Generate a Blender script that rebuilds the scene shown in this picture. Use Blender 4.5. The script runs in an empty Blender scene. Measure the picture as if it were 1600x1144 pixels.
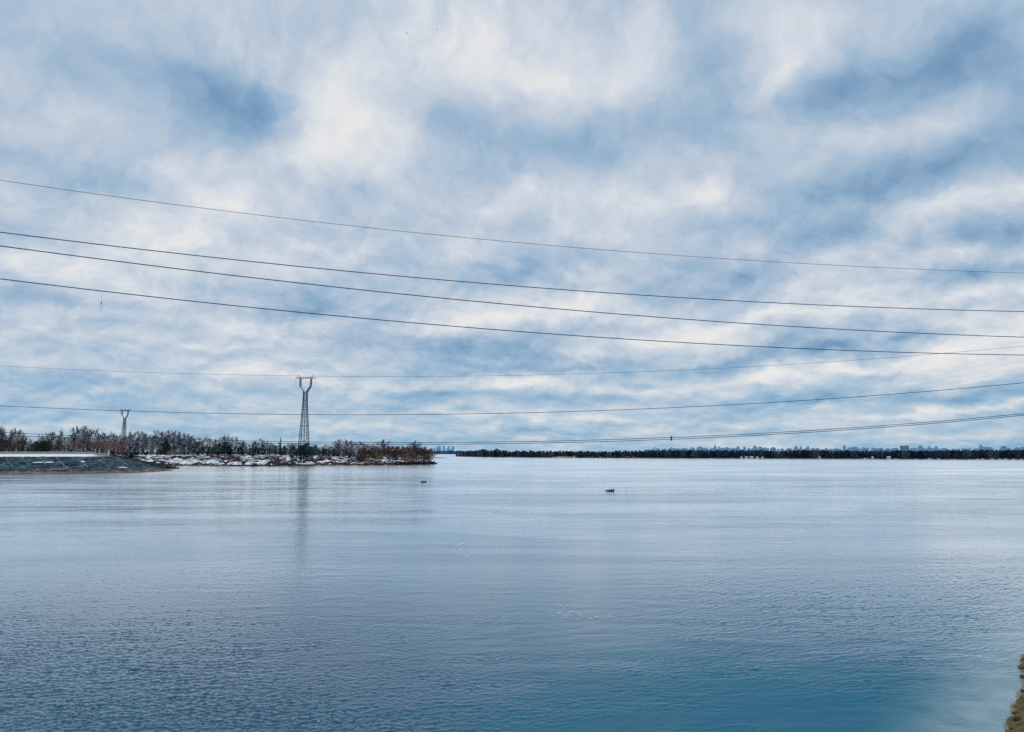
import bpy, math, random
import numpy as np
from mathutils import Vector, Matrix
random.seed(11); RNG = np.random.default_rng(11)
sc = bpy.context.scene
C = sc.collection
PI = math.pi

# ------------------------------------------------------------------ camera frame
CAMH, F, HY = 15.0, 1200.0, 706.0
TH = math.atan((HY - 572) / F)
FW = Vector((0, math.cos(TH), math.sin(TH))); UP = Vector((0, -math.sin(TH), math.cos(TH)))
def ray(px, py):
    return Vector((1, 0, 0)) * (px - 800) + UP * (572 - py) + FW * F
def at(px, py, Y):                       # a point at distance Y ahead
    d = ray(px, py); return Vector((0, 0, CAMH)) + d * (Y / d.y)
def hit(px, py, z=0.0):                  # where that line of sight meets height z
    d = ray(px, py); return Vector((0, 0, CAMH)) + d * ((z - CAMH) / d.z)
def zat(py, Y): return at(800, py, Y).z
def xat(px, Y): return at(px, HY, Y).x
def interp(x, pts):
    return float(np.interp(x, [p[0] for p in pts], [p[1] for p in pts]))

cam = bpy.data.cameras.new('camera'); co = bpy.data.objects.new('camera', cam); C.objects.link(co)
co.location = (0, 0, CAMH); co.rotation_euler = (PI / 2 + TH, 0, 0)
cam.sensor_width = 36; cam.lens = 36 * F / 1600; cam.clip_end = 90000; cam.clip_start = 0.5
sc.camera = co

# ------------------------------------------------------------------ helpers
def tag(o, label=None, cat=None, group=None, kind=None):
    if label: o['label'] = label
    if cat: o['category'] = cat
    if group: o['group'] = group
    if kind: o['kind'] = kind
    return o
class MB:
    def __init__(s): s.v = []; s.f = []
    def add(s, vs, fs):
        n = len(s.v); s.v += [tuple(v) for v in vs]; s.f += [tuple(i + n for i in f) for f in fs]
    def bar(s, a, b, r0, r1=None, n=4, cap=True):
        a = Vector(a); b = Vector(b); r1 = r0 if r1 is None else r1
        d = b - a
        if d.length < 1e-6: return
        d.normalize(); u = d.orthogonal().normalized(); w = d.cross(u)
        vs = []
        for p, r in ((a, r0), (b, r1)):
            for k in range(n):
                t = 2 * PI * (k + .5) / n; vs.append(p + (u * math.cos(t) + w * math.sin(t)) * r)
        fs = [(k, (k + 1) % n, n + (k + 1) % n, n + k) for k in range(n)]
        if cap: fs += [tuple(range(n))[::-1], tuple(range(n, 2 * n))]
        s.add(vs, fs)
    def box(s, c, d, rz=0):
        c = Vector(c); m = Matrix.Rotation(rz, 3, 'Z'); vs = []
        for z in (-.5, .5):
            for x, y in ((-.5, -.5), (.5, -.5), (.5, .5), (-.5, .5)):
                vs.append(c + m @ Vector((x * d[0], y * d[1], z * d[2])))
        s.add(vs, [(3, 2, 1, 0), (4, 5, 6, 7), (0, 1, 5, 4), (1, 2, 6, 5), (2, 3, 7, 6), (3, 0, 4, 7)])
    def blob(s, c, r, seg=8, rings=5, jit=0.0):
        c = Vector(c); vs = [c + Vector((0, 0, -r[2]))]
        for i in range(1, rings):
            ph = -PI / 2 + PI * i / rings
            for k in range(seg):
                t = 2 * PI * k / seg; q = 1 + random.uniform(-jit, jit)
                vs.append(c + Vector((r[0] * math.cos(ph) * math.cos(t), r[1] * math.cos(ph) * math.sin(t), r[2] * math.sin(ph))) * q)
        vs.append(c + Vector((0, 0, r[2]))); L = len(vs) - 1
        fs = [(0, 1 + (k + 1) % seg, 1 + k) for k in range(seg)]
        for i in range(rings - 2):
            a = 1 + i * seg
            fs += [(a + k, a + (k + 1) % seg, a + seg + (k + 1) % seg, a + seg + k) for k in range(seg)]
        a = 1 + (rings - 2) * seg
        fs += [(a + k, a + (k + 1) % seg, L) for k in range(seg)]
        s.add(vs, fs)
    def blade(s, p, d, w):               # a thin twig: one slim triangle
        p = Vector(p); d = Vector(d)
        u = d.cross(Vector((random.gauss(0, 1), random.gauss(0, 1), random.gauss(0, .3))))
        if u.length < 1e-6: return
        u = u.normalized() * w
        s.add([p - u, p + u, p + d], [(0, 1, 2)])
    def leaf(s, p, w):                   # a small leaf-sized face with a random tilt
        p = Vector(p)
        u = Vector((random.gauss(0, 1), random.gauss(0, 1), random.gauss(0, .6))).normalized()
        v = u.orthogonal().normalized() * w * random.uniform(.4, .9); u = u * w
        s.add([p - u, p - v * .6, p + u, p + v], [(0, 1, 2, 3)])
    def mesh(s, name, m, smooth=False):
        me = bpy.data.meshes.new(name); me.from_pydata(s.v, [], s.f); me.materials.append(m)
        if smooth: me.polygons.foreach_set('use_smooth', [True] * len(me.polygons))
        me.update(); return me
    def build(s, name, m, parent=None, smooth=False):
        return link(name, s.mesh(name, m, smooth), parent)
def link(name, me, parent=None):
    o = bpy.data.objects.new(name, me); C.objects.link(o)
    if parent: o.parent = parent
    return o
def empty(name, loc=(0, 0, 0), rz=0, sc_=1.0):
    o = bpy.data.objects.new(name, None); C.objects.link(o); o.location = loc
    o.rotation_euler = (0, 0, rz); o.empty_display_size = .5
    o.scale = (sc_,) * 3 if not hasattr(sc_, '__len__') else sc_
    return o
def grid(name, rows, m, smooth=True, uvw=None):
    me = bpy.data.meshes.new(name); n = len(rows[0]); v = [tuple(p) for r in rows for p in r]
    f = [(i * n + j, i * n + j + 1, (i + 1) * n + j + 1, (i + 1) * n + j) for i in range(len(rows) - 1) for j in range(n - 1)]
    me.from_pydata(v, [], f); me.materials.append(m)
    me.polygons.foreach_set('use_smooth', [smooth] * len(me.polygons)); me.update()
    if me.polygons and sum(p.normal.z for p in me.polygons) < 0: me.flip_normals()
    return link(name, me)

# ------------------------------------------------------------------ node helper
class NT:
    def __init__(s, nt): s.nt = nt; s.x = 0
    def n(s, t, **kw):
        nd = s.nt.nodes.new(t)
        for k, v in kw.items(): setattr(nd, k, v)
        return nd
    def put(s, sock, v):
        if isinstance(v, bpy.types.NodeSocket): s.nt.links.new(v, sock)
        elif v is not None: sock.default_value = v
    def math(s, op, a, b=None, c=None, clamp=False):
        nd = s.n('ShaderNodeMath', operation=op, use_clamp=clamp)
        s.put(nd.inputs[0], a); s.put(nd.inputs[1], b); s.put(nd.inputs[2], c); return nd.outputs[0]
    def vec(s, op, a, b=None, out=0):
        nd = s.n('ShaderNodeVectorMath', operation=op); s.put(nd.inputs[0], a); s.put(nd.inputs[1], b); return nd.outputs[out]
    def comb(s, x, y, z=0.0):
        nd = s.n('ShaderNodeCombineXYZ'); s.put(nd.inputs[0], x); s.put(nd.inputs[1], y); s.put(nd.inputs[2], z); return nd.outputs[0]
    def sep(s, v):
        nd = s.n('ShaderNodeSeparateXYZ'); s.put(nd.inputs[0], v); return nd.outputs
    def map(s, v, loc=(0, 0, 0), rot=(0, 0, 0), scale=(1, 1, 1), kind='POINT'):
        nd = s.n('ShaderNodeMapping', vector_type=kind); s.put(nd.inputs[0], v)
        nd.inputs[1].default_value = loc; nd.inputs[2].default_value = rot; nd.inputs[3].default_value = scale
        return nd.outputs[0]
    def noise(s, v, scale=1.0, detail=4.0, rough=.5, dist=0.0, out=0, dim='3D'):
        nd = s.n('ShaderNodeTexNoise', noise_dimensions=dim); s.put(nd.inputs['Vector'], v)
        nd.inputs['Scale'].default_value = scale; nd.inputs['Detail'].default_value = detail
        nd.inputs['Roughness'].default_value = rough; nd.inputs['Distortion'].default_value = dist
        return nd.outputs[out]
    def ramp(s, f, stops, interp='LINEAR'):
        nd = s.n('ShaderNodeValToRGB'); s.put(nd.inputs[0], f); e = nd.color_ramp.elements; nd.color_ramp.interpolation = interp
        while len(e) > 1: e.remove(e[-1])
        e[0].position = stops[0][0]; e[0].color = (*stops[0][1], 1)
        for p, c in stops[1:]:
            q = e.new(p); q.color = (*c, 1)
        return nd.outputs[0]
    def step(s, v, lo, hi, a=0.0, b=1.0):
        nd = s.n('ShaderNodeMapRange', interpolation_type='SMOOTHSTEP'); s.put(nd.inputs[0], v)
        nd.inputs[1].default_value = lo; nd.inputs[2].default_value = hi; nd.inputs[3].default_value = a; nd.inputs[4].default_value = b
        return nd.outputs[0]
    def mix(s, f, a, b, blend='MIX'):
        nd = s.n('ShaderNodeMix', data_type='RGBA', blend_type=blend, clamp_factor=True)
        s.put(nd.inputs[0], f); s.put(nd.inputs[6], a if isinstance(a, bpy.types.NodeSocket) else (*a, 1)); s.put(nd.inputs[7], b if isinstance(b, bpy.types.NodeSocket) else (*b, 1))
        return nd.outputs[2]
def S(r, g, b):                          # display value 0-255 -> linear
    return tuple((c / 255 / 12.92) if c < 10.3 else ((c / 255 + .055) / 1.055) ** 2.4 for c in (r, g, b))

# ------------------------------------------------------------------ sky (world): Nishita sky behind layered procedural cloud
SUN_AZ, SUN_EL = math.radians(-8), math.radians(68)
w = bpy.data.worlds.new('World'); sc.world = w; w.use_nodes = True
N = NT(w.node_tree)
for nd in list(w.node_tree.nodes): w.node_tree.nodes.remove(nd)
out = N.n('ShaderNodeOutputWorld')
tc = N.n('ShaderNodeTexCoord').outputs['Generated']
dx, dy, dz = N.sep(N.vec('NORMALIZE', tc))
az = N.math('ARCTAN2', dx, dy)
el = N.math('ARCSINE', N.math('ABSOLUTE', dz))
uv = N.comb(az, el, 0.0)
# warp so that cloud edges billow
low = N.math('DIVIDE', 1.0, N.math('ADD', el, .22))
warpv = N.comb(N.math('MULTIPLY', az, 1.0), N.math('MULTIPLY', el, 1.6), .3)
w1 = N.vec('SUBTRACT', N.noise(warpv, 5.0, 3.0, .55, out=1), (.5, .5, .5))
w2 = N.vec('SUBTRACT', N.noise(warpv, 16.0, 7.0, .62, out=1), (.5, .5, .5))
wsum = N.vec('ADD', N.vec('MULTIPLY', w1, (.13, .07, 0)), N.vec('MULTIPLY', w2, (.06, .04, 0)))
p = N.vec('ADD', uv, wsum)
def cloud(px, py, rx, ry, rot, amp):
    d = ray(px, py).normalized(); a = math.atan2(d.x, d.y); e = math.asin(d.z)
    m = N.map(p, (a, e, 0), (0, 0, math.radians(rot)), (rx * 2.1 / F, ry * 2.1 / F, 1), 'TEXTURE')
    g = N.n('ShaderNodeTexGradient', gradient_type='QUADRATIC_SPHERE'); N.put(g.inputs[0], m)
    return g.outputs['Fac'], amp
CL = [ # px, py, rx, ry, rot (counter-clockwise seen), strength
 (120,90,200,150,0,-.10),(300,115,75,42,-20,-.50),(380,160,60,38,-10,-.55),(250,150,60,30,-10,-.2),(480,160,105,75,-30,.20),(620,110,100,60,0,.30),(770,70,120,60,0,.34),
 (870,115,130,50,0,.38),(560,200,150,60,25,.20),(400,250,120,45,25,.22),(330,330,170,50,15,.38),(90,415,110,30,0,.26),(310,385,120,26,0,.25),
 (130,250,150,50,0,.10),(150,280,110,26,0,-.22),(430,270,80,30,0,-.30),(560,300,90,34,0,-.22),(700,185,70,45,-10,-.34),(880,225,160,55,0,-.36),
 (60,310,110,40,0,-.20),(640,20,90,40,0,.1),(420,20,120,40,0,-.22),(1110,90,58,95,8,-.42),(1215,110,55,120,10,.34),(1100,220,150,70,0,-.24),(1310,40,60,30,0,.2),
 (1400,125,190,55,5,-.52),(1300,150,70,45,0,-.3),(1585,140,75,110,0,-.32),(1450,188,120,22,5,.26),(1350,200,90,22,0,.10),(1500,60,110,50,0,-.25),(1430,265,190,44,12,-.56),(1330,310,120,30,0,-.35),(1590,225,70,50,0,-.16),
 (1100,302,45,16,0,.38),(900,315,230,40,0,.24),(1570,292,70,26,10,.30),(1460,350,50,45,30,.34),(1545,370,70,32,0,-.60),(1350,365,130,26,0,-.48),
 (1150,345,120,20,0,-.22),(830,420,75,42,20,-.50),(700,400,150,20,0,.12),(1130,445,110,24,0,-.58),(960,400,90,20,0,-.18),(1500,432,90,14,0,-.45),(1480,400,60,14,0,.2),
 (480,480,75,30,0,-.52),(570,425,80,24,0,-.32),(420,550,170,34,0,.16),(760,500,160,16,10,.36),(740,545,165,24,0,-.62),(600,545,70,18,0,-.2),(1070,520,120,16,8,.56),
 (870,470,110,14,0,.25),(1200,490,120,10,0,.34),(1290,545,100,17,0,-.66),(1385,520,60,16,0,-.62),(1500,550,120,30,0,.42),(1470,470,90,12,0,.36),(1290,455,80,12,0,.25),
 (80,500,180,40,0,-.20),(100,620,260,50,0,-.16),(1240,586,140,13,4,.60),(1100,562,110,9,0,-.40),(820,594,110,12,10,.48),(1000,600,160,9,0,.3),(900,577,150,7,0,-.4),
 (1390,655,190,9,4,.52),(1300,630,200,7,0,-.35),(700,622,200,10,0,-.30),(450,598,170,14,0,.22),(1560,620,120,12,0,-.35),(780,650,160,7,0,.35),(1000,660,150,8,0,.28),(560,640,160,9,0,-.1),(250,655,160,9,0,.1)]
acc = None
# broad fields of noise; stretched more and more towards the horizon
q = N.comb(N.math('MULTIPLY', az, 3.6), N.math('MULTIPLY', N.math('LOGARITHM', N.math('ADD', el, .11), 2.718), 1.65), 1.7)
qa = N.vec('ADD', q, N.vec('MULTIPLY', wsum, (3, 3, 0)))
def relief(v, scale, detail, rough, dx_, dy_):      # cloud lumps lit from the sun's side: density here against density a step towards the sun
    a_ = N.noise(v, scale, detail, rough); b_ = N.noise(N.vec('ADD', v, (dx_, dy_, 0)), scale, detail, rough)
    return a_, N.math('SUBTRACT', a_, b_)
n1, l1 = relief(qa, 1.5, 7.0, .56, -.02, .12)
n2, l2 = relief(N.vec('ADD', qa, (7.3, 1.1, 0)), 3.4, 8.0, .60, -.02, .075)
f1 = N.math('SUBTRACT', n1, .5)
crisp = N.step(el, .10, .42, 1.0, .40)
acc = N.math('MULTIPLY_ADD', f1, .50, .63)
acc = N.math('MULTIPLY_ADD', l1, 1.0, acc)
acc = N.math('MULTIPLY_ADD', N.math('MULTIPLY', N.math('SUBTRACT', n2, .5), crisp), .34, acc)
acc = N.math('MULTIPLY_ADD', N.math('MULTIPLY', l2, crisp), 1.4, acc)
for c in CL:
    g, a = cloud(*c)
    acc = N.math('MULTIPLY_ADD', g, a, acc)
# blue haze band close to the horizon
hz = N.step(el, .0, .13, 1.0, 0.0)
acc = N.math('MULTIPLY_ADD', hz, -.10, acc)
acc = N.math('MULTIPLY_ADD', acc, .62, .24)      # room at both ends so that no cloud clips to a flat tone
colr = N.ramp(acc, [(0.0, S(100, 137, 174)), (.22, S(122, 157, 191)), (.36, S(145, 176, 204)), (.50, S(169, 191, 213)), (.625, S(191, 204, 219)), (.755, S(211, 219, 228)), (.86, S(228, 230, 232)), (1.0, S(240, 238, 236))])
hcol = N.ramp(acc, [(.12, S(104, 150, 190)), (.24, S(118, 162, 200)), (.48, S(154, 188, 214)), (.67, S(190, 207, 221)), (.86, S(226, 228, 229)), (1.0, S(236, 236, 234))])
cmix = N.mix(N.step(el, .01, .16, 1.0, 0.0), colr, hcol)
sky = N.n('ShaderNodeTexSky', sky_type='NISHITA'); sky.sun_disc = False
sky.sun_elevation = SUN_EL; sky.sun_rotation = SUN_AZ
bg1 = N.n('ShaderNodeBackground'); N.put(bg1.inputs[0], sky.outputs[0]); bg1.inputs[1].default_value = 0.06
bg2 = N.n('ShaderNodeBackground'); N.put(bg2.inputs[0], cmix); bg2.inputs[1].default_value = 1.0
mx = N.n('ShaderNodeMixShader'); mx.inputs[0].default_value = .96
w.node_tree.links.new(bg1.outputs[0], mx.inputs[1]); w.node_tree.links.new(bg2.outputs[0], mx.inputs[2])
w.node_tree.links.new(mx.outputs[0], out.inputs[0])

sun = bpy.data.lights.new('sun', 'SUN'); so = bpy.data.objects.new('sun', sun); C.objects.link(so)
sun.energy = 0.9; sun.angle = math.radians(14); sun.color = (1, .95, .88)
sd = Vector((math.sin(SUN_AZ) * math.cos(SUN_EL), math.cos(SUN_AZ) * math.cos(SUN_EL), math.sin(SUN_EL)))
so.rotation_euler = (-sd).to_track_quat('-Z', 'Y').to_euler(); so.location = (0, 0, 200)

# ------------------------------------------------------------------ materials
def mat(name, stops, scale=.5, rough=.9, obj_rand=0.0, metallic=0.0, detail=5, coords='Object', bump=0.0):
    m = bpy.data.materials.new(name); m.use_nodes = True; n = NT(m.node_tree)
    bs = m.node_tree.nodes['Principled BSDF']; t = n.n('ShaderNodeTexCoord')
    f = n.noise(t.outputs[coords], scale, detail, .6)
    if obj_rand:
        r = n.n('ShaderNodeObjectInfo').outputs['Random']
        f = n.math('MULTIPLY_ADD', n.math('SUBTRACT', r, .5), obj_rand, f)
    if isinstance(stops[0][0], (int, float)) and not hasattr(stops[0][1], '__len__'): stops = [(.3, stops)]
    c = n.ramp(f, stops); n.put(bs.inputs['Base Color'], c)
    bs.inputs['Roughness'].default_value = rough; bs.inputs['Metallic'].default_value = metallic
    if rough > .8: bs.inputs['Specular IOR Level'].default_value = .15
    if bump:
        b = n.n('ShaderNodeBump'); b.inputs['Strength'].default_value = 1; b.inputs['Distance'].default_value = bump
        n.put(b.inputs['Height'], n.noise(t.outputs[coords], scale * 4, 6, .6)); m.node_tree.links.new(b.outputs[0], bs.inputs['Normal'])
    return m
M = {}
M['steel'] = mat('painted_steel', [(.3, (.006, .022, .055)), (.7, (.018, .05, .095))], .3, .85)
M['wire'] = mat('cable', [(.3, (.010, .06, .14)), (.7, (.018, .09, .19))], .2, .85)
M['wire_thin'] = mat('thin_cable', [(.3, (.05, .10, .19)), (.7, (.07, .13, .22))], .2, .85)
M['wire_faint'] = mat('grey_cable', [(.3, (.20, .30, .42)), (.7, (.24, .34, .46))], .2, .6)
M['insul'] = mat('insulator_glass', [(.3, (.1, .14, .18)), (.7, (.2, .25, .3))], 2, .3)
M['bark'] = mat('bark', [(.3, (.018, .014, .016)), (.7, (.07, .055, .05))], 1.5, .95, .4)
M['twig'] = mat('bare_twigs', [(.25, (.035, .03, .045)), (.5, (.11, .085, .09)), (.75, (.27, .22, .19))], .25, .95, .7)
M['twig_blue'] = mat('poplar_twigs', [(.25, (.02, .06, .11)), (.5, (.07, .12, .17)), (.75, (.18, .20, .21))], .25, .95, .7)
M['twig_red'] = mat('reddish_twigs', [(.25, (.09, .04, .06)), (.5, (.20, .10, .10)), (.75, (.30, .18, .14))], .3, .95, .6)
M['twig_brown'] = mat('brown_twigs', [(.25, (.05, .03, .022)), (.5, (.15, .085, .05)), (.75, (.27, .18, .11))], .3, .95, .6)
M['twig_yellow'] = mat('yellow_buds', [(.25, (.10, .09, .03)), (.5, (.22, .19, .08)), (.75, (.3, .26, .13))], .4, .95, .4)
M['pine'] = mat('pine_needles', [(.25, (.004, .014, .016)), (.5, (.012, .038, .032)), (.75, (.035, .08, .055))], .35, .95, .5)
M['pine_far'] = mat('far_pine_needles', [(.25, (.014, .040, .095)), (.5, (.034, .072, .135)), (.75, (.10, .15, .18))], .15, .95, .7)  # bluish distance haze mixed into the needle colours
M['wood_far'] = mat('hazy_wood', [(.3, (.045, .13, .26)), (.7, (.07, .17, .31))], .01, 1)  # haze of the distance is put into this blue
M['scrub'] = mat('dark_scrub', [(.3, (.010, .008, .012)), (.6, (.035, .024, .026)), (.8, (.07, .05, .035))], .3, .95)
M['white'] = mat('white_paint', [(.3, (.62, .64, .66)), (.7, (.82, .82, .82))], .8, .5)
M['whitish'] = mat('weathered_white', [(.3, (.40, .42, .42)), (.7, (.62, .63, .60))], .8, .6)
M['roof'] = mat('dark_roof', [(.3, (.05, .05, .06)), (.7, (.12, .10, .10))], .8, .8)
M['roof_red'] = mat('rust_roof', [(.3, (.16, .06, .04)), (.7, (.26, .11, .07))], .8, .8)
M['snow'] = mat('snow', [(.3, (.78, .82, .86)), (.7, (.86, .88, .90))], .4, .7, bump=.05)
M['foam'] = mat('foam', [(.3, (.80, .86, .9)), (.7, (.92, .94, .95))], 3, .6); M['edge'] = mat('edge_foam', [(.3, (.32, .40, .42)), (.7, (.6, .66, .68))], 3, .6)  # foam white also colours the sun glints built as flecks
M['rubber'] = mat('dark_rubber', [(.3, (.006, .008, .012)), (.7, (.015, .018, .024))], 3, .6)
M['cloth_dark'] = mat('dark_cloth', [(.3, (.008, .012, .022)), (.7, (.02, .028, .045))], 8, .9)
M['cloth_pale'] = mat('pale_cloth', [(.3, (.55, .6, .66)), (.7, (.68, .72, .76))], 8, .9)
M['skin'] = mat('skin', [(.3, (.35, .2, .15)), (.7, (.45, .27, .2))], 12, .6)
M['hair'] = mat('dark_hair', [(.3, (.01, .01, .012)), (.7, (.02, .018, .018))], 20, .8)
M['feather'] = mat('dark_feathers', [(.3, (.03, .035, .05)), (.7, (.07, .075, .09))], 6, .8)
M['stone'] = mat('mossy_stone', [(.28, (.03, .03, .02)), (.45, (.10, .09, .06)), (.6, (.16, .14, .10)), (.75, (.07, .085, .025))], 1.2, .9, .3, bump=.04)
M['grass'] = mat('dry_grass', [(.3, (.05, .055, .02)), (.5, (.13, .12, .05)), (.7, (.20, .17, .09))], .8, .95)

def ground_mat(name, kind):
    m = bpy.data.materials.new(name); m.use_nodes = True; n = NT(m.node_tree)
    bs = m.node_tree.nodes['Principled BSDF']; bs.inputs['Roughness'].default_value = .9; bs.inputs['Specular IOR Level'].default_value = .1
    ob = n.n('ShaderNodeTexCoord').outputs['Object']; x, y, z = n.sep(ob)
    if kind == 'shore':                  # snow in patches over dark soil, sand along the water, dark under the wood
        soil = n.ramp(n.noise(ob, .25, 5, .6), [(.3, (.012, .010, .014)), (.55, (.035, .025, .028)), (.75, (.07, .05, .04))])
        big = n.noise(ob, .03, 3, .5); pv = n.map(ob, scale=(.24, .075, .1))
        pat = n.math('MULTIPLY_ADD', n.math('SUBTRACT', big, .5), .9, n.noise(pv, 1, 5, .65))
        edge = n.step(x, -150, -95, 0, .18)      # less snow towards the tip of the spit
        sn = n.step(n.math('SUBTRACT', pat, edge), .505, .525)
        sn = n.math('MULTIPLY', sn, n.step(z, 1.3, 1.9)); 
        sand = n.ramp(n.noise(ob, .12, 4, .6), [(.35, (.12, .06, .035)), (.55, (.34, .24, .12)), (.7, (.42, .30, .17))])
        base = n.mix(n.math('MULTIPLY', n.step(z, .35, 1.1, 1, 0), n.step(n.noise(ob, .018, 2, .5), .50, .56)), soil, sand)
        c = n.mix(sn, base, (.80, .84, .88))
    elif kind == 'bank':                 # concrete slope: streaked blue-green slabs, sand strip at the foot, snow on the ledge
        slab = n.ramp(n.noise(n.map(ob, rot=(0, .6, 0), scale=(.10, .05, .45)), 1, 6, .65), [(.36, (.006, .014, .035)), (.45, (.018, .045, .075)), (.50, (.05, .085, .11)), (.54, (.025, .065, .050)), (.60, (.10, .14, .19)), (.66, (.2, .25, .32))])
        jn = n.math('FRACT', n.math('MULTIPLY_ADD', z, .21, n.math('MULTIPLY', x, .093)))
        jn = n.math('MULTIPLY', n.step(n.math('ABSOLUTE', n.math('SUBTRACT', jn, .5)), .020, .05, 1, 0), n.step(n.noise(ob, .16, 4, .7), .44, .58))
        slab = n.mix(n.step(n.noise(n.map(ob, scale=(.35, .3, 1.1)), 1, 6, .75), .46, .60, 0, .65), slab, (.012, .02, .03))
        slab = n.mix(n.step(n.noise(n.map(ob, loc=(9, 3, 0), scale=(.30, .3, 1.3)), 1, 6, .75), .55, .64, 0, .7), slab, (.22, .29, .34))
        c = n.mix(n.math('MULTIPLY', jn, .6), slab, (.34, .40, .44))
        sand = n.ramp(n.noise(n.map(ob, scale=(.12, .3, 1)), 1, 5, .65), [(.36, (.05, .03, .022)), (.5, (.20, .12, .075)), (.62, (.36, .24, .16))])
        c = n.mix(n.step(n.math('MULTIPLY_ADD', n.noise(ob, .3, 4, .6), 1.6, z), 1.75, 2.25, 1, 0), c, sand)
        c = n.mix(n.step(z, .05, .35, 1, 0), c, (.02, .016, .014))
        c = n.mix(n.math('MULTIPLY', n.step(n.math('MULTIPLY_ADD', n.noise(ob, .35, 4, .6), 1.2, z), 12.0, 12.25), n.step(x, -318, -300, 1, 0)), c, (.86, .89, .91))
    elif kind == 'dark':
        c = n.ramp(n.noise(ob, .2, 5, .65), [(.3, (.008, .012, .02)), (.55, (.02, .03, .035)), (.70, (.05, .05, .05)), (.76, (.5, .55, .6))])
    elif kind == 'far':
        c = n.ramp(n.noise(ob, .02, 5, .65), [(.3, (.02, .02, .025)), (.6, (.06, .06, .06)), (.72, (.3, .32, .35))])
    elif kind == 'sand':
        c = n.ramp(n.noise(ob, .06, 4, .6), [(.3, (.16, .08, .05)), (.55, (.34, .20, .13)), (.75, (.5, .42, .36))])
    elif kind == 'near':
        c = n.ramp(n.noise(ob, .7, 8, .7), [(.30, (.02, .018, .01)), (.42, (.09, .065, .03)), (.50, (.17, .13, .06)), (.58, (.09, .085, .03)), (.68, (.27, .22, .13))])
        c = n.mix(n.step(n.math('MULTIPLY_ADD', n.noise(ob, 1.5, 4, .6), .25, z), .16, .30, 1, 0), c, (.26, .27, .24))
        b = n.n('ShaderNodeBump'); b.inputs['Distance'].default_value = .15; n.put(b.inputs['Height'], n.noise(ob, 2.5, 8, .7)); m.node_tree.links.new(b.outputs[0], bs.inputs['Normal'])
    n.put(bs.inputs['Base Color'], c); return m

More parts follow.
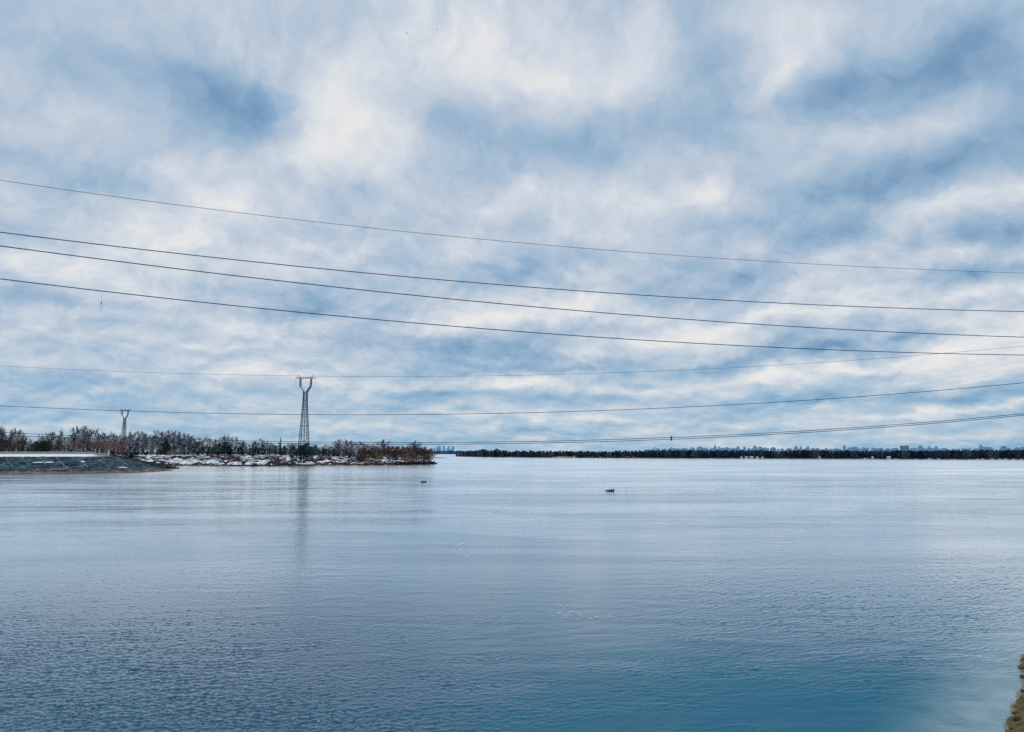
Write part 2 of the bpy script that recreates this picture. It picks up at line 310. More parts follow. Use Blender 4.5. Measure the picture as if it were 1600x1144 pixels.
# ------------------------------------------------------------------ water
def water_mat():
    m = bpy.data.materials.new('river_water'); m.use_nodes = True; n = NT(m.node_tree)
    bs = m.node_tree.nodes['Principled BSDF']
    ob = n.n('ShaderNodeTexCoord').outputs['Object']; x, y, z = n.sep(ob)
    flat = n.comb(x, y, 0.0)
    big = n.noise(n.map(flat, scale=(.004, .012, 1)), 1, 4, .6, .6)
    med = n.noise(n.map(flat, rot=(0, 0, .06), scale=(.018, .06, 1)), 1, 6, .65, .6)
    # far off the waves are too small to model: ruffled streaks and slicks as relief
    far = n.step(y, 90, 200)
    r = n.step(n.math('MULTIPLY_ADD', med, .6, n.math('MULTIPLY', big, .5)), .44, .66, .06, 1.0)
    h1 = n.noise(n.map(flat, rot=(0, 0, .1), scale=(.8, 1.3, 1)), 1.0, 3, .6, .2)
    h3 = n.noise(n.map(flat, rot=(0, 0, .05), scale=(.10, .34, 1)), 1, 3, .5)
    h = n.math('MULTIPLY', n.math('MULTIPLY', h1, r), n.math('MULTIPLY', far, .035))
    h = n.math('MULTIPLY_ADD', h3, .055, h)
    h5 = n.noise(n.map(flat, rot=(0, 0, -.05), scale=(.010, .05, 1)), 1, 5, .6, .5)
    h = n.math('MULTIPLY_ADD', n.math('MULTIPLY', h5, far), .9, h)
    h4 = n.noise(n.map(flat, scale=(1, 1.5, 1)), 7, 2, .5)
    h = n.math('MULTIPLY_ADD', h4, .006, h)
    b = n.n('ShaderNodeBump'); b.inputs['Strength'].default_value = 1.0; b.inputs['Distance'].default_value = 1.0
    n.put(b.inputs['Height'], h); m.node_tree.links.new(b.outputs[0], bs.inputs['Normal'])
    deep = n.ramp(n.noise(n.map(flat, scale=(.03, .05, 1)), 1, 4, .55), [(.3, (.010, .090, .165)), (.5, (.010, .115, .190)), (.7, (.012, .145, .195))])
    deep = n.mix(n.math('MULTIPLY', n.step(n.math('MULTIPLY_ADD', big, 30, x), -8, 28, 1, 0), n.step(y, 60, 125, 1, 0)), deep, n.ramp(n.noise(flat, .06, 3, .5), [(.35, (.010, .058, .130)), (.65, (.010, .092, .145))]))
    pc = hit(1330, 1120); mp = n.map(flat, (pc.x, pc.y, 0), (0, 0, .3), (24, 17, 1), 'TEXTURE')
    gr = n.n('ShaderNodeTexGradient', gradient_type='SPHERICAL'); n.put(gr.inputs[0], n.vec('ADD', mp, n.vec('MULTIPLY', n.vec('SUBTRACT', n.noise(n.map(flat, scale=(.6, 1.2, 1)), .12, 6, .65, out=1), (.5, .5, .5)), (2.0, 2.0, 0))))
    tealf = n.math('POWER', gr.outputs['Fac'], .6)
    deep = n.mix(tealf, deep, (.000, .125, .205))
    shal = n.step(n.math('SUBTRACT', x, n.math('MULTIPLY_ADD', n.math('SUBTRACT', y, 41), .78, 25.5)), -10, -.5)
    near = n.step(y, 30, 130, 1, 0)
    shal = n.math('MULTIPLY', shal, near)
    c = n.mix(n.math('MULTIPLY', shal, n.step(n.noise(flat, .35, 5, .6), .25, .7, .45, 1.0)), deep, (.30, .42, .45))
    shore = n.step(y, 330, 560)               # ruffled again under the far shores
    rr = n.math('MULTIPLY_ADD', n.math('MULTIPLY', far, n.math('MAXIMUM', r, shore)), .13, .045)
    m.node_tree.nodes.remove(bs)
    lw = n.n('ShaderNodeLayerWeight'); lw.inputs['Blend'].default_value = .5; m.node_tree.links.new(b.outputs[0], lw.inputs['Normal'])
    grz = n.math('POWER', n.math('DIVIDE', n.math('SUBTRACT', 1.0, lw.outputs['Facing']), .155), 2.5)
    fac = n.math('DIVIDE', 1.0, n.math('ADD', 1.0, grz))
    fac = n.math('MULTIPLY', fac, n.math('MULTIPLY_ADD', tealf, -.62, 1.0))
    fac = n.math('MULTIPLY', fac, n.math('MULTIPLY_ADD', n.math('MULTIPLY', n.step(y, 70, 150), r), -.10, 1.0))
    gl = n.n('ShaderNodeBsdfGlossy'); pt = n.noise(n.map(flat, rot=(0, 0, .04), scale=(.007, .022, 1)), 1, 5, .62, .8); n.put(gl.inputs['Color'], n.mix(n.math('MULTIPLY', n.step(pt, .40, .60), n.step(y, 62, 125)), (1.02, 1.04, 1.07), (1.24, 1.24, 1.24))); n.put(gl.inputs['Roughness'], rr); m.node_tree.links.new(b.outputs[0], gl.inputs['Normal'])  # silvery sheen painted in as patches of brighter glossy tint
    di = n.n('ShaderNodeBsdfDiffuse'); n.put(di.inputs['Color'], c)
    ms = n.n('ShaderNodeMixShader'); n.put(ms.inputs[0], fac); m.node_tree.links.new(di.outputs[0], ms.inputs[1]); m.node_tree.links.new(gl.outputs[0], ms.inputs[2])
    m.node_tree.links.new(ms.outputs[0], m.node_tree.nodes['Material Output'].inputs[0])
    return m
M['water'] = water_mat()
def field(n, L, lam, spread, wind, seed, power=4.0):
    """periodic random wave field: n x n samples over L metres, wavelengths around lam, unit slope"""
    r = np.random.default_rng(seed); k = np.fft.fftfreq(n, L / n) * 2 * PI; kx, ky = np.meshgrid(k, k); kk = np.hypot(kx, ky) + 1e-9
    kp = 2 * PI / lam; amp = np.exp(-1.25 * (kp / kk) ** 2) * kk ** (-power / 2); amp[kk > kp * 9] = 0
    ang = np.arctan2(ky, kx) - wind; amp = amp * (np.abs(np.cos(ang)) ** spread + .05); amp[0, 0] = 0
    f = np.fft.ifft2(amp * (r.normal(size=(n, n)) + 1j * r.normal(size=(n, n)))).real
    gy, gx = np.gradient(f, L / n); return f / math.sqrt((gx ** 2 + gy ** 2).mean())
def samp(f, L, x, y, ang=0.0):
    n = f.shape[0]; c, s_ = math.cos(ang), math.sin(ang); u = ((x * c - y * s_) / L * n) % n; v = ((x * s_ + y * c) / L * n) % n
    i = np.floor(u).astype(int) % n; j = np.floor(v).astype(int) % n; a = u - np.floor(u); b = v - np.floor(v); i1 = (i + 1) % n; j1 = (j + 1) % n
    return f[j, i] * (1 - a) * (1 - b) + f[j, i1] * a * (1 - b) + f[j1, i] * (1 - a) * b + f[j1, i1] * a * b
def river():
    pxs = np.concatenate([np.array([-60000, -20000, -8000, -4000, -2000, -1000, -600, -400, -260]), np.arange(-180, 1780, 1.7), np.array([1860, 2000, 2200, 2600, 3600, 5600, 9600, 20000, 60000])])
    D1 = 18000 / (np.arange(1215, 790, -.85) - 706.0)
    Ds = np.concatenate([np.array([-80., 0, 20, 30]), D1, 18000 / (np.arange(788, 712, -4.0) - 706.0), np.array([3600., 5000, 9000, 20000, 60000])])
    k = (pxs - 800) / F; X = k[None, :] * np.maximum(Ds, 30)[:, None] * math.sqrt(1) / 1.0; Y = np.repeat(Ds[:, None], len(pxs), 1)
    f1 = field(640, 43.0, 1.0, 1.6, math.radians(102), 1); f2 = field(640, 31.0, .5, 1.0, math.radians(75), 2); f3 = field(256, 97.0, 4.5, 3, math.radians(95), 3)
    big = field(256, 420.0, 60, 0, 0, 4, 3.2); big /= big.std(); med = field(256, 230.0, 16, 0, 0, 5, 3.0); med /= med.std(); fin = field(256, 61.0, 5, 0, 0, 6, 3.0); fin /= fin.std()
    pxg = X / np.maximum(Y, 1) * F + 800; pyg = 706 + 18000 / np.maximum(Y, 18)
    def g(cx, cy, rx, ry, a): return a * np.exp(-((pxg - cx) / rx) ** 2 - ((pyg - cy) / ry) ** 2)
    # wind-ruffled areas and slicks on the river, as places in metres seen from the bridge
    r = np.interp(Y, [36, 60, 95, 125, 170, 240, 400], [.50, .52, .36, .16, .07, .05, 0])
    for q in ((60, 1010, 420, 170, .62), (430, 1120, 330, 90, .30), (1440, 930, 260, 75, .60), (1180, 930, 200, 60, .18), (150, 880, 260, 25, .2), (820, 930, 170, 110, -.40), (900, 1060, 150, 80, -.12), (1320, 1110, 240, 60, -.62), (1560, 1070, 90, 70, -.35), (640, 870, 260, 25, -.2)):
        r = r + g(*q)
    r = r + (.10 * samp(big, 420, X * .6, Y * 1.3, .1) + .14 * samp(med, 230, X * .6, Y * 1.6, .15) + .06 * samp(fin, 61, X * .7, Y * 1.5, .12)) * np.interp(Y, [30, 90, 160, 400], [1, 1, .5, 0])
    r = np.clip(r, .035, 1.1)
    fade = np.interp(Y, [150, 212], [1, 0]) * (np.abs(k[None, :]) < 1.2)
    Z = (samp(f1, 43, X, Y) * .24 + samp(f2, 31, X, Y, .5) * .30) * r + samp(f3, 97, X, Y, -.1) * .012
    Z = Z * fade * (Y > 25)
    nr, nc = X.shape; v = np.stack([X, Y, Z], -1).reshape(-1, 3).astype(np.float32)
    I = (np.arange(nr - 1)[:, None] * nc + np.arange(nc - 1)[None, :]).reshape(-1)
    q = np.stack([I, I + 1, I + nc + 1, I + nc], -1).astype(np.int32)
    me = bpy.data.meshes.new('river'); me.vertices.add(len(v)); me.vertices.foreach_set('co', v.reshape(-1))
    me.loops.add(q.size); me.loops.foreach_set('vertex_index', q.reshape(-1)); me.polygons.add(len(q))
    me.polygons.foreach_set('loop_start', np.arange(0, q.size, 4, dtype=np.int32)); me.polygons.foreach_set('loop_total', np.full(len(q), 4, dtype=np.int32))
    me.materials.append(M['water']); me.update(calc_edges=True); me.polygons.foreach_set('use_smooth', np.ones(len(q), dtype=bool)); me.update()
    return link('river', me)
tag(river(), kind='structure')

# ------------------------------------------------------------------ far land
shoreF = [(700, 713.4), (712, 713.5), (760, 714.2), (860, 715.2), (1000, 716.0), (1150, 716.5), (1300, 717.0), (1450, 717.7), (1620, 718.2), (2200, 719.5)]
def far_shore(px): return hit(px, interp(px, shoreF))
def far_ground(px, D0):
    return 2.0
rows = [[], [], [], [], []]
for px in range(712, 2240, 12):
    s = far_shore(px); k = s.x / s.y
    jit = random.uniform(-6, 6)
    for i, (dd, z) in enumerate(((jit, -.3), (8 + jit, .5), (40, 2.0), (900, 2.5), (26000, 3.0))):
        D = s.y + dd; rows[i].append((k * D, D, z))
o = grid('far_bank_land', rows, ground_mat('far_ground', 'far')); tag(o, kind='structure')
rows = [[(xat(px, D), D, z) for px in range(-600, 1900, 100)] for D, z in ((4700, -.3), (4760, 2.0), (30000, 3.0))]
o = grid('distant_land', rows, M['wood_far']); tag(o, kind='structure')

# left land (the wooded, snowy shore) as columns of ground running back from the water
shoreL = [(-400, 730), (220, 729.2), (300, 728.6), (420, 729.0), (500, 728.2), (560, 727.6), (620, 727.0), (660, 726.3), (680, 725.7), (684, 725.4)]
def shore_d(px):
    return hit(px, interp(px, shoreL) + .25 * math.sin(px * .21) + .15 * math.sin(px * .67)).y
def hmax(px): return interp(px, [(-400, 11), (420, 11), (500, 9.5), (600, 6.5), (650, 3.6), (672, 2.2), (684, .5)])
def land_z(px, D):
    d = D - shore_d(px); H = hmax(px)
    z = interp(d, [(-5, -.8), (0, -.1), (6, .55), (14, 1.1), (45, 3.2 * H / 8 + .8), (115, H), (400, H)])
    return min(z, H + .5)
cols = list(np.arange(-400, 640, 3.0)) + list(np.arange(640, 685, 1.5))
offs = [-3, 0, 6, 14, 24, 35, 46, 60, 75, 90, 105, 125, 150, 200, 400, 1000, 3400]
rows = [[] for _ in offs]
for px in cols:
    s = shore_d(px); back = 3400 if px < 655 else interp(px, [(655, 900), (668, 330), (680, 120), (684, 30)])
    for i, d in enumerate(offs):
        dd = min(d, back); D = s + dd; z = land_z(px, D)
        if dd >= back - 1: z = -.6
        elif 6 < dd < 300: z += .45 * math.sin(px * .9 + dd * .21) * math.sin(px * .37 - dd * .11)
        rows[i].append((xat(px, D), D, z))
o = grid('shore_land', rows, ground_mat('snowy_shore', 'shore')); tag(o, kind='structure')
# thin sand spit farther back
rows = [[], [], []]
for px in np.arange(600, 704, 2.0):
    wdt = interp(px, [(600, 90), (690, 60), (703, 2)])
    D = 1830
    for i, (dd, z) in enumerate(((-wdt / 2, -.3), (0, interp(px, [(600, 2.6), (690, 1.6), (703, .1)])), (wdt, -.3))):
        rows[i].append((xat(px, D + dd), D + dd, z))
o = grid('sand_spit', rows, ground_mat('spit_sand', 'sand')); tag(o, kind='structure')

# embankment on the left
footE = [(-500, 742.5), (0, 741.2), (100, 740.6), (200, 739.0), (250, 737.0), (272, 735.2)]
crestE = [(-500, 713.6), (150, 713.4), (160, 711.8), (172, 712.6), (185, 714.8), (200, 718.0), (230, 725.4), (250, 730.2), (265, 733.6), (272, 735.3)]
rows = [[] for _ in range(12)]
ecols = list(np.arange(-500, 140, 6.0)) + list(np.arange(140, 273, 2.0))
def emb(px):
    Df = hit(px, interp(px, footE)).y; zc = 11.4; Dc = Df + 30
    for _ in range(6):
        zc = max(.0, zat(interp(px, crestE), Dc)); Dc = Df + 12 + 2.1 * zc
    return Df, Dc, zc
for px in ecols:
    Df, Dc, zc = emb(px)
    k = min(1, zc / 4)
    led = interp(px, [(-500, 1.7), (145, 1.7), (156, 0.1), (272, 0)])
    pr = [(Df - 2, -.5), (Df, 0.0), (Df + 6 * k, .5 * k), (Df + 13 * k, min(zc, 1.3) * k)]
    b0 = pr[-1]
    for t in (.25, .5, .75): pr.append((b0[0] + (Dc - b0[0]) * t, b0[1] + (zc - b0[1]) * t + .25 * math.sin(px * .5 + t * 9) * k * (t < .7)))
    pr += [(Dc, zc), (Dc + 5, zc + led), (Dc + 9, zc + led), (Dc + 30 * k + 9, max(-.4, (zc + led) * (1 if px < 150 else .5 if px < 200 else 0) - .4 * (px > 200))), (Dc + 60 * k + 10, -.5)]
    for i, (D, z) in enumerate(pr): rows[i].append((xat(px, D), D, z))
o = grid('embankment', rows, ground_mat('embankment_slabs', 'bank')); tag(o, kind='structure')
# dark inner slope behind its nose
rows = [[], [], []]
for px in np.arange(120, 285, 3.0):
    cy = interp(px, [(120, 708.5), (172, 709), (190, 712.5), (215, 718), (235, 722), (250, 725.5), (270, 729.5), (285, 731)])
    D = 705; z = max(-.2, zat(cy, D) + .4 * math.sin(px))
    rows[0].append((xat(px, D - 30), D - 30, -.4)); rows[1].append((xat(px, D), D, z)); rows[2].append((xat(px, D + 40), D + 40, -.4))
o = grid('inner_slope', rows, ground_mat('dark_soil', 'dark')); tag(o, kind='structure')

def slope_pt(px, py):                    # where a line of sight meets the concrete slope
    Df, Dc, zc = emb(px); a = (Df + 13, 1.3); best = None
    for i in range(201):
        t = i / 200; D = a[0] + (Dc - a[0]) * t; z = a[1] + (zc - a[1]) * t; e = abs(zat(py, D) - z)
        if best is None or e < best[0]: best = (e, D, z)
    return Vector((xat(px, best[1]), best[1] - .5, best[2] + .35))
for x0, x1, y0, h, lab in ((53, 71, 723.4, .8, 'longer left strip of snow lying on the middle of the concrete slope'), (72, 86, 723.2, .9, 'short right strip of snow beside the long one on the slope'),
                      (128, 134, 722.0, 1.3, 'small bright snow patch on the slope near the end of the railing'), (188, 202, 731.2, .7, 'thin line of snow low on the nose of the embankment')):
    m_ = MB(); n = 14; top = []; bot = []
    for i in range(n + 1):
        px = x0 + (x1 - x0) * i / n; e = math.sin(PI * min(1, max(.04, i / n))) ** .4
        top.append(slope_pt(px, y0 - h * e * random.uniform(.7, 1.1))); bot.append(slope_pt(px, y0 + h * .8 * e * random.uniform(.7, 1.1)))
    m_.add(top + bot, [(i, i + n + 1, i + n + 2, i + 1) for i in range(n)])
    tag(m_.build('snow_patch', M['snow']), lab, 'snow', 'snow patches on the embankment slope')

# railing along the embankment crest
fe = empty('railing', at(60, 709, 575)); fe.location = (0, 0, 0)
tag(fe, 'long white railing of closely spaced posts on top of the embankment', 'railing')
pts = []
for px in np.arange(-60, 171, 3.4):
    Df, Dc, zc = emb(px); led = interp(px, [(145, 1.7), (156, 0.1)]); pts.append(Vector((xat(px, Dc + 6.5), Dc + 6.5, zc + led - .05)))
for q_ in pts:
    m_ = MB(); m_.box((0, 0, .95), (.34, .3, 1.9)); o_ = m_.build('post', M['whitish'], fe); o_.location = q_
for hz_ in (.5, 1.05, 1.6):
    m_ = MB()
    for a, b in zip(pts[:-1], pts[1:]): m_.bar(a + Vector((0, -.18, hz_)), b + Vector((0, -.18, hz_)), .13)
    m_.build('rail', M['whitish'], fe)
m_ = MB()
for a, b in zip(pts[:-1], pts[1:]):
    a2 = a + Vector((0, .12, .2)); b2 = b + Vector((0, .12, .2)); u_ = Vector((0, 0, 1.3))
    m_.add([a2, b2, b2 + u_, a2 + u_], [(0, 1, 2, 3)])
m_.build('mesh_panel', mat('railing_mesh', [(.3, (.16, .19, .19)), (.7, (.3, .33, .32))], .5), fe)
b = pts[-1] + Vector((1.0, 0, 0))
pl = empty('gate_pillar', b); tag(pl, 'white pillar with a round cap at the right end of the railing', 'pillar')
m_ = MB(); m_.box((0, 0, 1.3), (.8, .8, 2.6)); m_.build('shaft', M['white'], pl)
m_ = MB(); m_.box((0, 0, 2.7), (1.05, 1.05, .2)); m_.build('cap', M['white'], pl)
m_ = MB(); m_.blob((0, 0, 3.3), (.6, .6, .55), 12, 8); m_.build('ball', M['white'], pl, True)
lp = empty('lamp_post', pts[-5] + Vector((0, 1.2, 0))); tag(lp, 'tall thin white lamp post rising behind the railing near its end', 'lamp post')
m_ = MB(); m_.bar((0, 0, 0), (0, 0, 5.6), .16, .1, 8); m_.build('pole', M['white'], lp)
m_ = MB(); m_.bar((0, 0, 5.5), (.8, 0, 5.9), .09, .07, 6); m_.build('arm', M['white'], lp)
m_ = MB(); m_.blob((.9, 0, 5.85), (.5, .28, .2), 8, 6); m_.build('lamp_head', M['white'], lp)

# ------------------------------------------------------------------ trees
def tube_path(mb, pts, r0, r1, n=5):
    for i in range(len(pts) - 1):
        a = r0 + (r1 - r0) * i / (len(pts) - 1); b = r0 + (r1 - r0) * (i + 1) / (len(pts) - 1)
        mb.bar(pts[i], pts[i + 1], a, b, n, False)
def crown_r(shape, t):                   # relative radius at height t of the crown
    if shape == 'poplar': return .10 * (math.sin(PI * min(1, t * .9 + .1)) ** .6 + .05)
    if shape == 'tall': return .24 * math.sin(PI * min(1, .15 + .8 * t)) ** .7
    if shape == 'round': return .42 * math.sin(PI * min(1, .12 + .86 * t)) ** .7
    if shape == 'bush': return .62 * math.sqrt(max(0, 1 - t * t)) + .04
    if shape == 'spire': return .20 * (1 - t) + .01
    return .3
def make_bare(shape, h, twm, twigs, base, ntw=1.0, wd=.05):
    tr = MB(); cr = MB()
    n = {'poplar': 18, 'round': 14, 'tall': 16, 'bush': 12}[shape]
    if shape != 'bush':
        cx, cy = 0, 0; P_ = [Vector((0, 0, -.5))]
        for i in range(1, 7):
            cx += random.uniform(-.02, .02) * h; cy += random.uniform(-.02, .02) * h
            P_.append(Vector((cx, cy, h * .9 * i / 6)))
        tube_path(tr, P_, h * .016 + .05, .04, 6)
    else: P_ = [Vector((0, 0, 0)), Vector((0, 0, h * .5))]
    for i in range(n):
        t = (i + random.random()) / n
        if shape == 'bush': st = Vector((random.uniform(-.1, .1) * h, random.uniform(-.1, .1) * h, 0)); t = t * .9
        else:
            zz = h * (base + (0.86 - base) * t); st = P_[min(5, int(zz / (h * .9) * 6))].lerp(P_[min(6, int(zz / (h * .9) * 6) + 1)], .5); st = Vector((st.x, st.y, zz))
        a = i * 2.4 + random.uniform(-.5, .5)
        R = crown_r(shape, t if shape != 'bush' else .3) * h * random.uniform(.75, 1.15)
        up = {'poplar': .20, 'round': .24, 'tall': .30, 'bush': .8}[shape] * h * random.uniform(.5, 1.1)
        if shape == 'bush': R *= random.uniform(.2, 1)
        tip = st + Vector((math.cos(a) * R, math.sin(a) * R, up * (1 - .3 * t)))
        tip.z = min(tip.z, h)
        mid = st.lerp(tip, .5) + Vector((math.cos(a), math.sin(a), -.4)) * R * .12
        tube_path(tr, [st, mid, tip], .07 + h * .005 * (1 - t), .03, 3)
        for k in range(int(twigs / n)):
            s_ = random.random() ** .7; p0 = st.lerp(mid, s_ * 2) if s_ < .5 else mid.lerp(tip, s_ * 2 - 1)
            p0 = p0 + Vector((random.gauss(0, 1), random.gauss(0, 1), random.gauss(0, .7))) * R * .22
            d = Vector((math.cos(a) * .6 + random.gauss(0, .5), math.sin(a) * .6 + random.gauss(0, .5), random.uniform(.5, 1.5) * (2.2 if shape in ('tall', 'poplar') else 1))).normalized()
            cr.blade(p0, d * random.uniform(.05, .14) * h * ntw, wd * random.uniform(.6, 1.5))
    return tr.mesh('trunk', M['bark']), cr.mesh('crown', twm)
def make_pine(shape, h, nm, leaves, lw, base=.3):
    tr = MB(); cr = MB()
    P_ = [Vector((0, 0, -.5)), Vector((random.uniform(-.03, .03) * h, random.uniform(-.03, .03) * h, h * .5)), Vector((random.uniform(-.04, .04) * h, 0, h * .93))]
    tube_path(tr, P_, h * .02 + .05, .05, 6)
    if shape == 'spire':
        for k in range(leaves):
            t = random.random() ** 1.4; a = random.uniform(0, 2 * PI); R = (crown_r('spire', t) * h) * (.35 + .65 * random.random()) * (1 + .25 * math.sin(t * 40))
            cr.leaf((math.cos(a) * R, math.sin(a) * R, h * (.08 + .92 * t) - R * .25), lw)
    else:
        nc = 13
        for c in range(nc):
            t = c / (nc - 1); a = c * 2.4 + random.random(); R = h * .24 * math.sin(PI * (.18 + .74 * t)) * random.uniform(.5, 1.25)
            z0 = h * (base + (.93 - base) * t); cc = Vector((math.cos(a) * R, math.sin(a) * R, z0)); rc = h * random.uniform(.09, .16) * (1.15 - .5 * t)
            tr.bar((0, 0, z0 - h * .06), cc, .09, .04, 3, False)
            for k in range(leaves // nc):
                v = Vector((random.gauss(0, 1), random.gauss(0, 1), random.gauss(0, .65))); v = v / max(1, v.length / 1.5)
                cr.leaf(cc + v * rc * .8, lw * random.uniform(.6, 1.3))
    return tr.mesh('trunk', M['bark']), cr.mesh('crown', nm)
T = {}
T['poplar'] = [make_bare('poplar', 20, M['twig_blue'], 800, .10, 1, .06) for _ in range(4)]
T['bare'] = [make_bare('tall', 20, M['twig'], 900, .12, 1, .06) for _ in range(5)]
T['brown'] = [make_bare('round', 14, M['twig_brown'], 1900, .10, 1, .06) for _ in range(4)]
T['red'] = [make_bare('tall', 16, M['twig_red'], 800, .12, 1, .06) for _ in range(3)]
T['bush'] = [make_bare('bush', 6, M['twig'], 700, 0, 1.6, .05) for _ in range(3)]
T['redbush'] = [make_bare('bush', 6, M['twig_red'], 700, 0, 1.6, .05) for _ in range(3)]
T['yellowbush'] = [make_bare('bush', 6, M['twig_yellow'], 700, 0, 1.6, .06) for _ in range(2)]
T['darkbush'] = [make_bare('bush', 4, M['scrub'], 600, 0, 1.7, .06) for _ in range(4)]
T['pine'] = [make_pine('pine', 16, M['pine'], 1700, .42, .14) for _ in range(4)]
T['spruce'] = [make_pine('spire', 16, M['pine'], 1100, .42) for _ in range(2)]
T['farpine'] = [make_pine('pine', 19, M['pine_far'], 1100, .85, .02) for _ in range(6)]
BASEH = {'poplar': 20, 'bare': 20, 'brown': 14, 'red': 16, 'bush': 6, 'redbush': 6, 'yellowbush': 6, 'darkbush': 4, 'pine': 16, 'spruce': 16, 'farpine': 19}
NAME = {'poplar': 'poplar_tree', 'bare': 'bare_tree', 'brown': 'bare_tree', 'red': 'bare_tree', 'bush': 'bush', 'redbush': 'bush', 'yellowbush': 'bush', 'darkbush': 'bush', 'pine': 'pine_tree', 'spruce': 'spruce_tree', 'farpine': 'pine_tree'}
CAT = {'poplar_tree': 'tree', 'bare_tree': 'tree', 'bush': 'bush', 'pine_tree': 'tree', 'spruce_tree': 'tree'}
def tree(kind, px, D, zg, ztop, label, group=None, wide=1.0):
    h = max(1.0, ztop - zg); s = h / BASEH[kind]; tr, cr = random.choice(T[kind])
    e = empty(NAME[kind], (xat(px, D), D, zg), random.uniform(0, 6.28), (s * wide, s * wide, s))
    link('trunk', tr, e); link('crown', cr, e)
    tag(e, label, CAT[NAME[kind]], group); return e
topL = [(-60, 672), (0, 667), (10, 682), (19, 669), (28, 673), (38, 682), (50, 684), (68, 676), (75, 671), (84, 680), (95, 672), (105, 683), (117, 669), (125, 666), (133, 668), (150, 673), (165, 675), (190, 678), (210, 676), (220, 675),
        (235, 679), (247, 673), (258, 676), (268, 671), (280, 679), (293, 677), (306, 684), (320, 682), (332, 686), (345, 683), (364, 677), (370, 687), (380, 691), (398, 688), (412, 685), (424, 691), (438, 690), (450, 693), (470, 692), (485, 694), (500, 695),
        (515, 693), (530, 687), (545, 688), (555, 693), (562, 690), (575, 697), (598, 691), (612, 697), (625, 698), (648, 692), (660, 697), (672, 702), (680, 712)]
def region(px):
    if px < 170: return 'behind the white railing', 'railing'
    if px < 300: return 'right of the smaller pylon', 'small pylon'
    if px < 455: return 'between the snowy slope and the taller pylon', 'snowy slope'
    if px < 560: return 'just right of the taller pylon', 'tall pylon'
    return 'out on the wooded spit', 'spit'
LABK = {'poplar': 'slender bare poplar with upright bluish twigs', 'bare': 'tall leafless tree with grey-brown twigs', 'brown': 'rounded brown leafless tree', 'red': 'leafless tree with reddish twigs',
        'pine': 'dark green pine', 'bush': 'grey leafless bush', 'redbush': 'purple-red leafless bush', 'yellowbush': 'yellow-green budding bush', 'darkbush': 'low dark bush', 'spruce': 'narrow dark spruce'}
GRPK = {'poplar': 'poplars', 'bare': 'leafless trees', 'brown': 'brown trees', 'red': 'reddish trees', 'pine': 'pines', 'bush': 'bushes', 'redbush': 'red bushes', 'yellowbush': 'yellow bushes', 'darkbush': 'dark bushes', 'spruce': 'spruces'}
def rtree(kind, px, D, ytop, wide=1.0, label=None):
    rg = region(px); zg = max(.3, land_z(px, D)) - .1
    tree(kind, px, D, zg, zat(ytop, D), label or LABK[kind] + ' ' + rg[0], None if label else GRPK[kind] + ' ' + rg[0], wide)
# back row: the tall leafless skyline
px = -70.0
while px < 672:
    D = shore_d(px) + random.uniform(260, 420) if px < 600 else shore_d(px) + interp(px, [(600, 220), (672, 60)]) * random.uniform(.7, 1)
    ty = interp(px, topL) + abs(random.gauss(0, 3.6)) - .8
    r = random.random()
    if px < 300: kind = 'poplar' if r < .42 else 'red' if r < .62 else 'bare'
    elif px < 455: kind = 'poplar' if r < .4 else 'bare' if r < .8 else 'red'
    elif px < 560: kind = 'bare' if r < .7 else 'red'
    else: kind = 'brown' if r < .8 else 'bare'
    rtree(kind, px, D, ty, random.uniform(.9, 1.25) * (1.25 if kind == 'poplar' else .95)); px += random.uniform(3.6, 6.0) if px < 560 else random.uniform(6, 9)
# fill row: greyer, lower, twiggy
px = -70.0
while px < 560:
    D = shore_d(px) + random.uniform(150, 240); ty = interp(px, [(-70, 690), (150, 688), (300, 692), (450, 698), (560, 700)]) + random.uniform(-3, 5)
    r = random.random(); kind = ('bare' if r < .55 else 'red' if r < .78 else 'brown') if px < 240 else ('pine' if r < .62 else 'bare' if r < .85 else 'brown')
    rtree(kind, px, D, ty, random.uniform(1.0, 1.5)); px += random.uniform(6, 9.5)
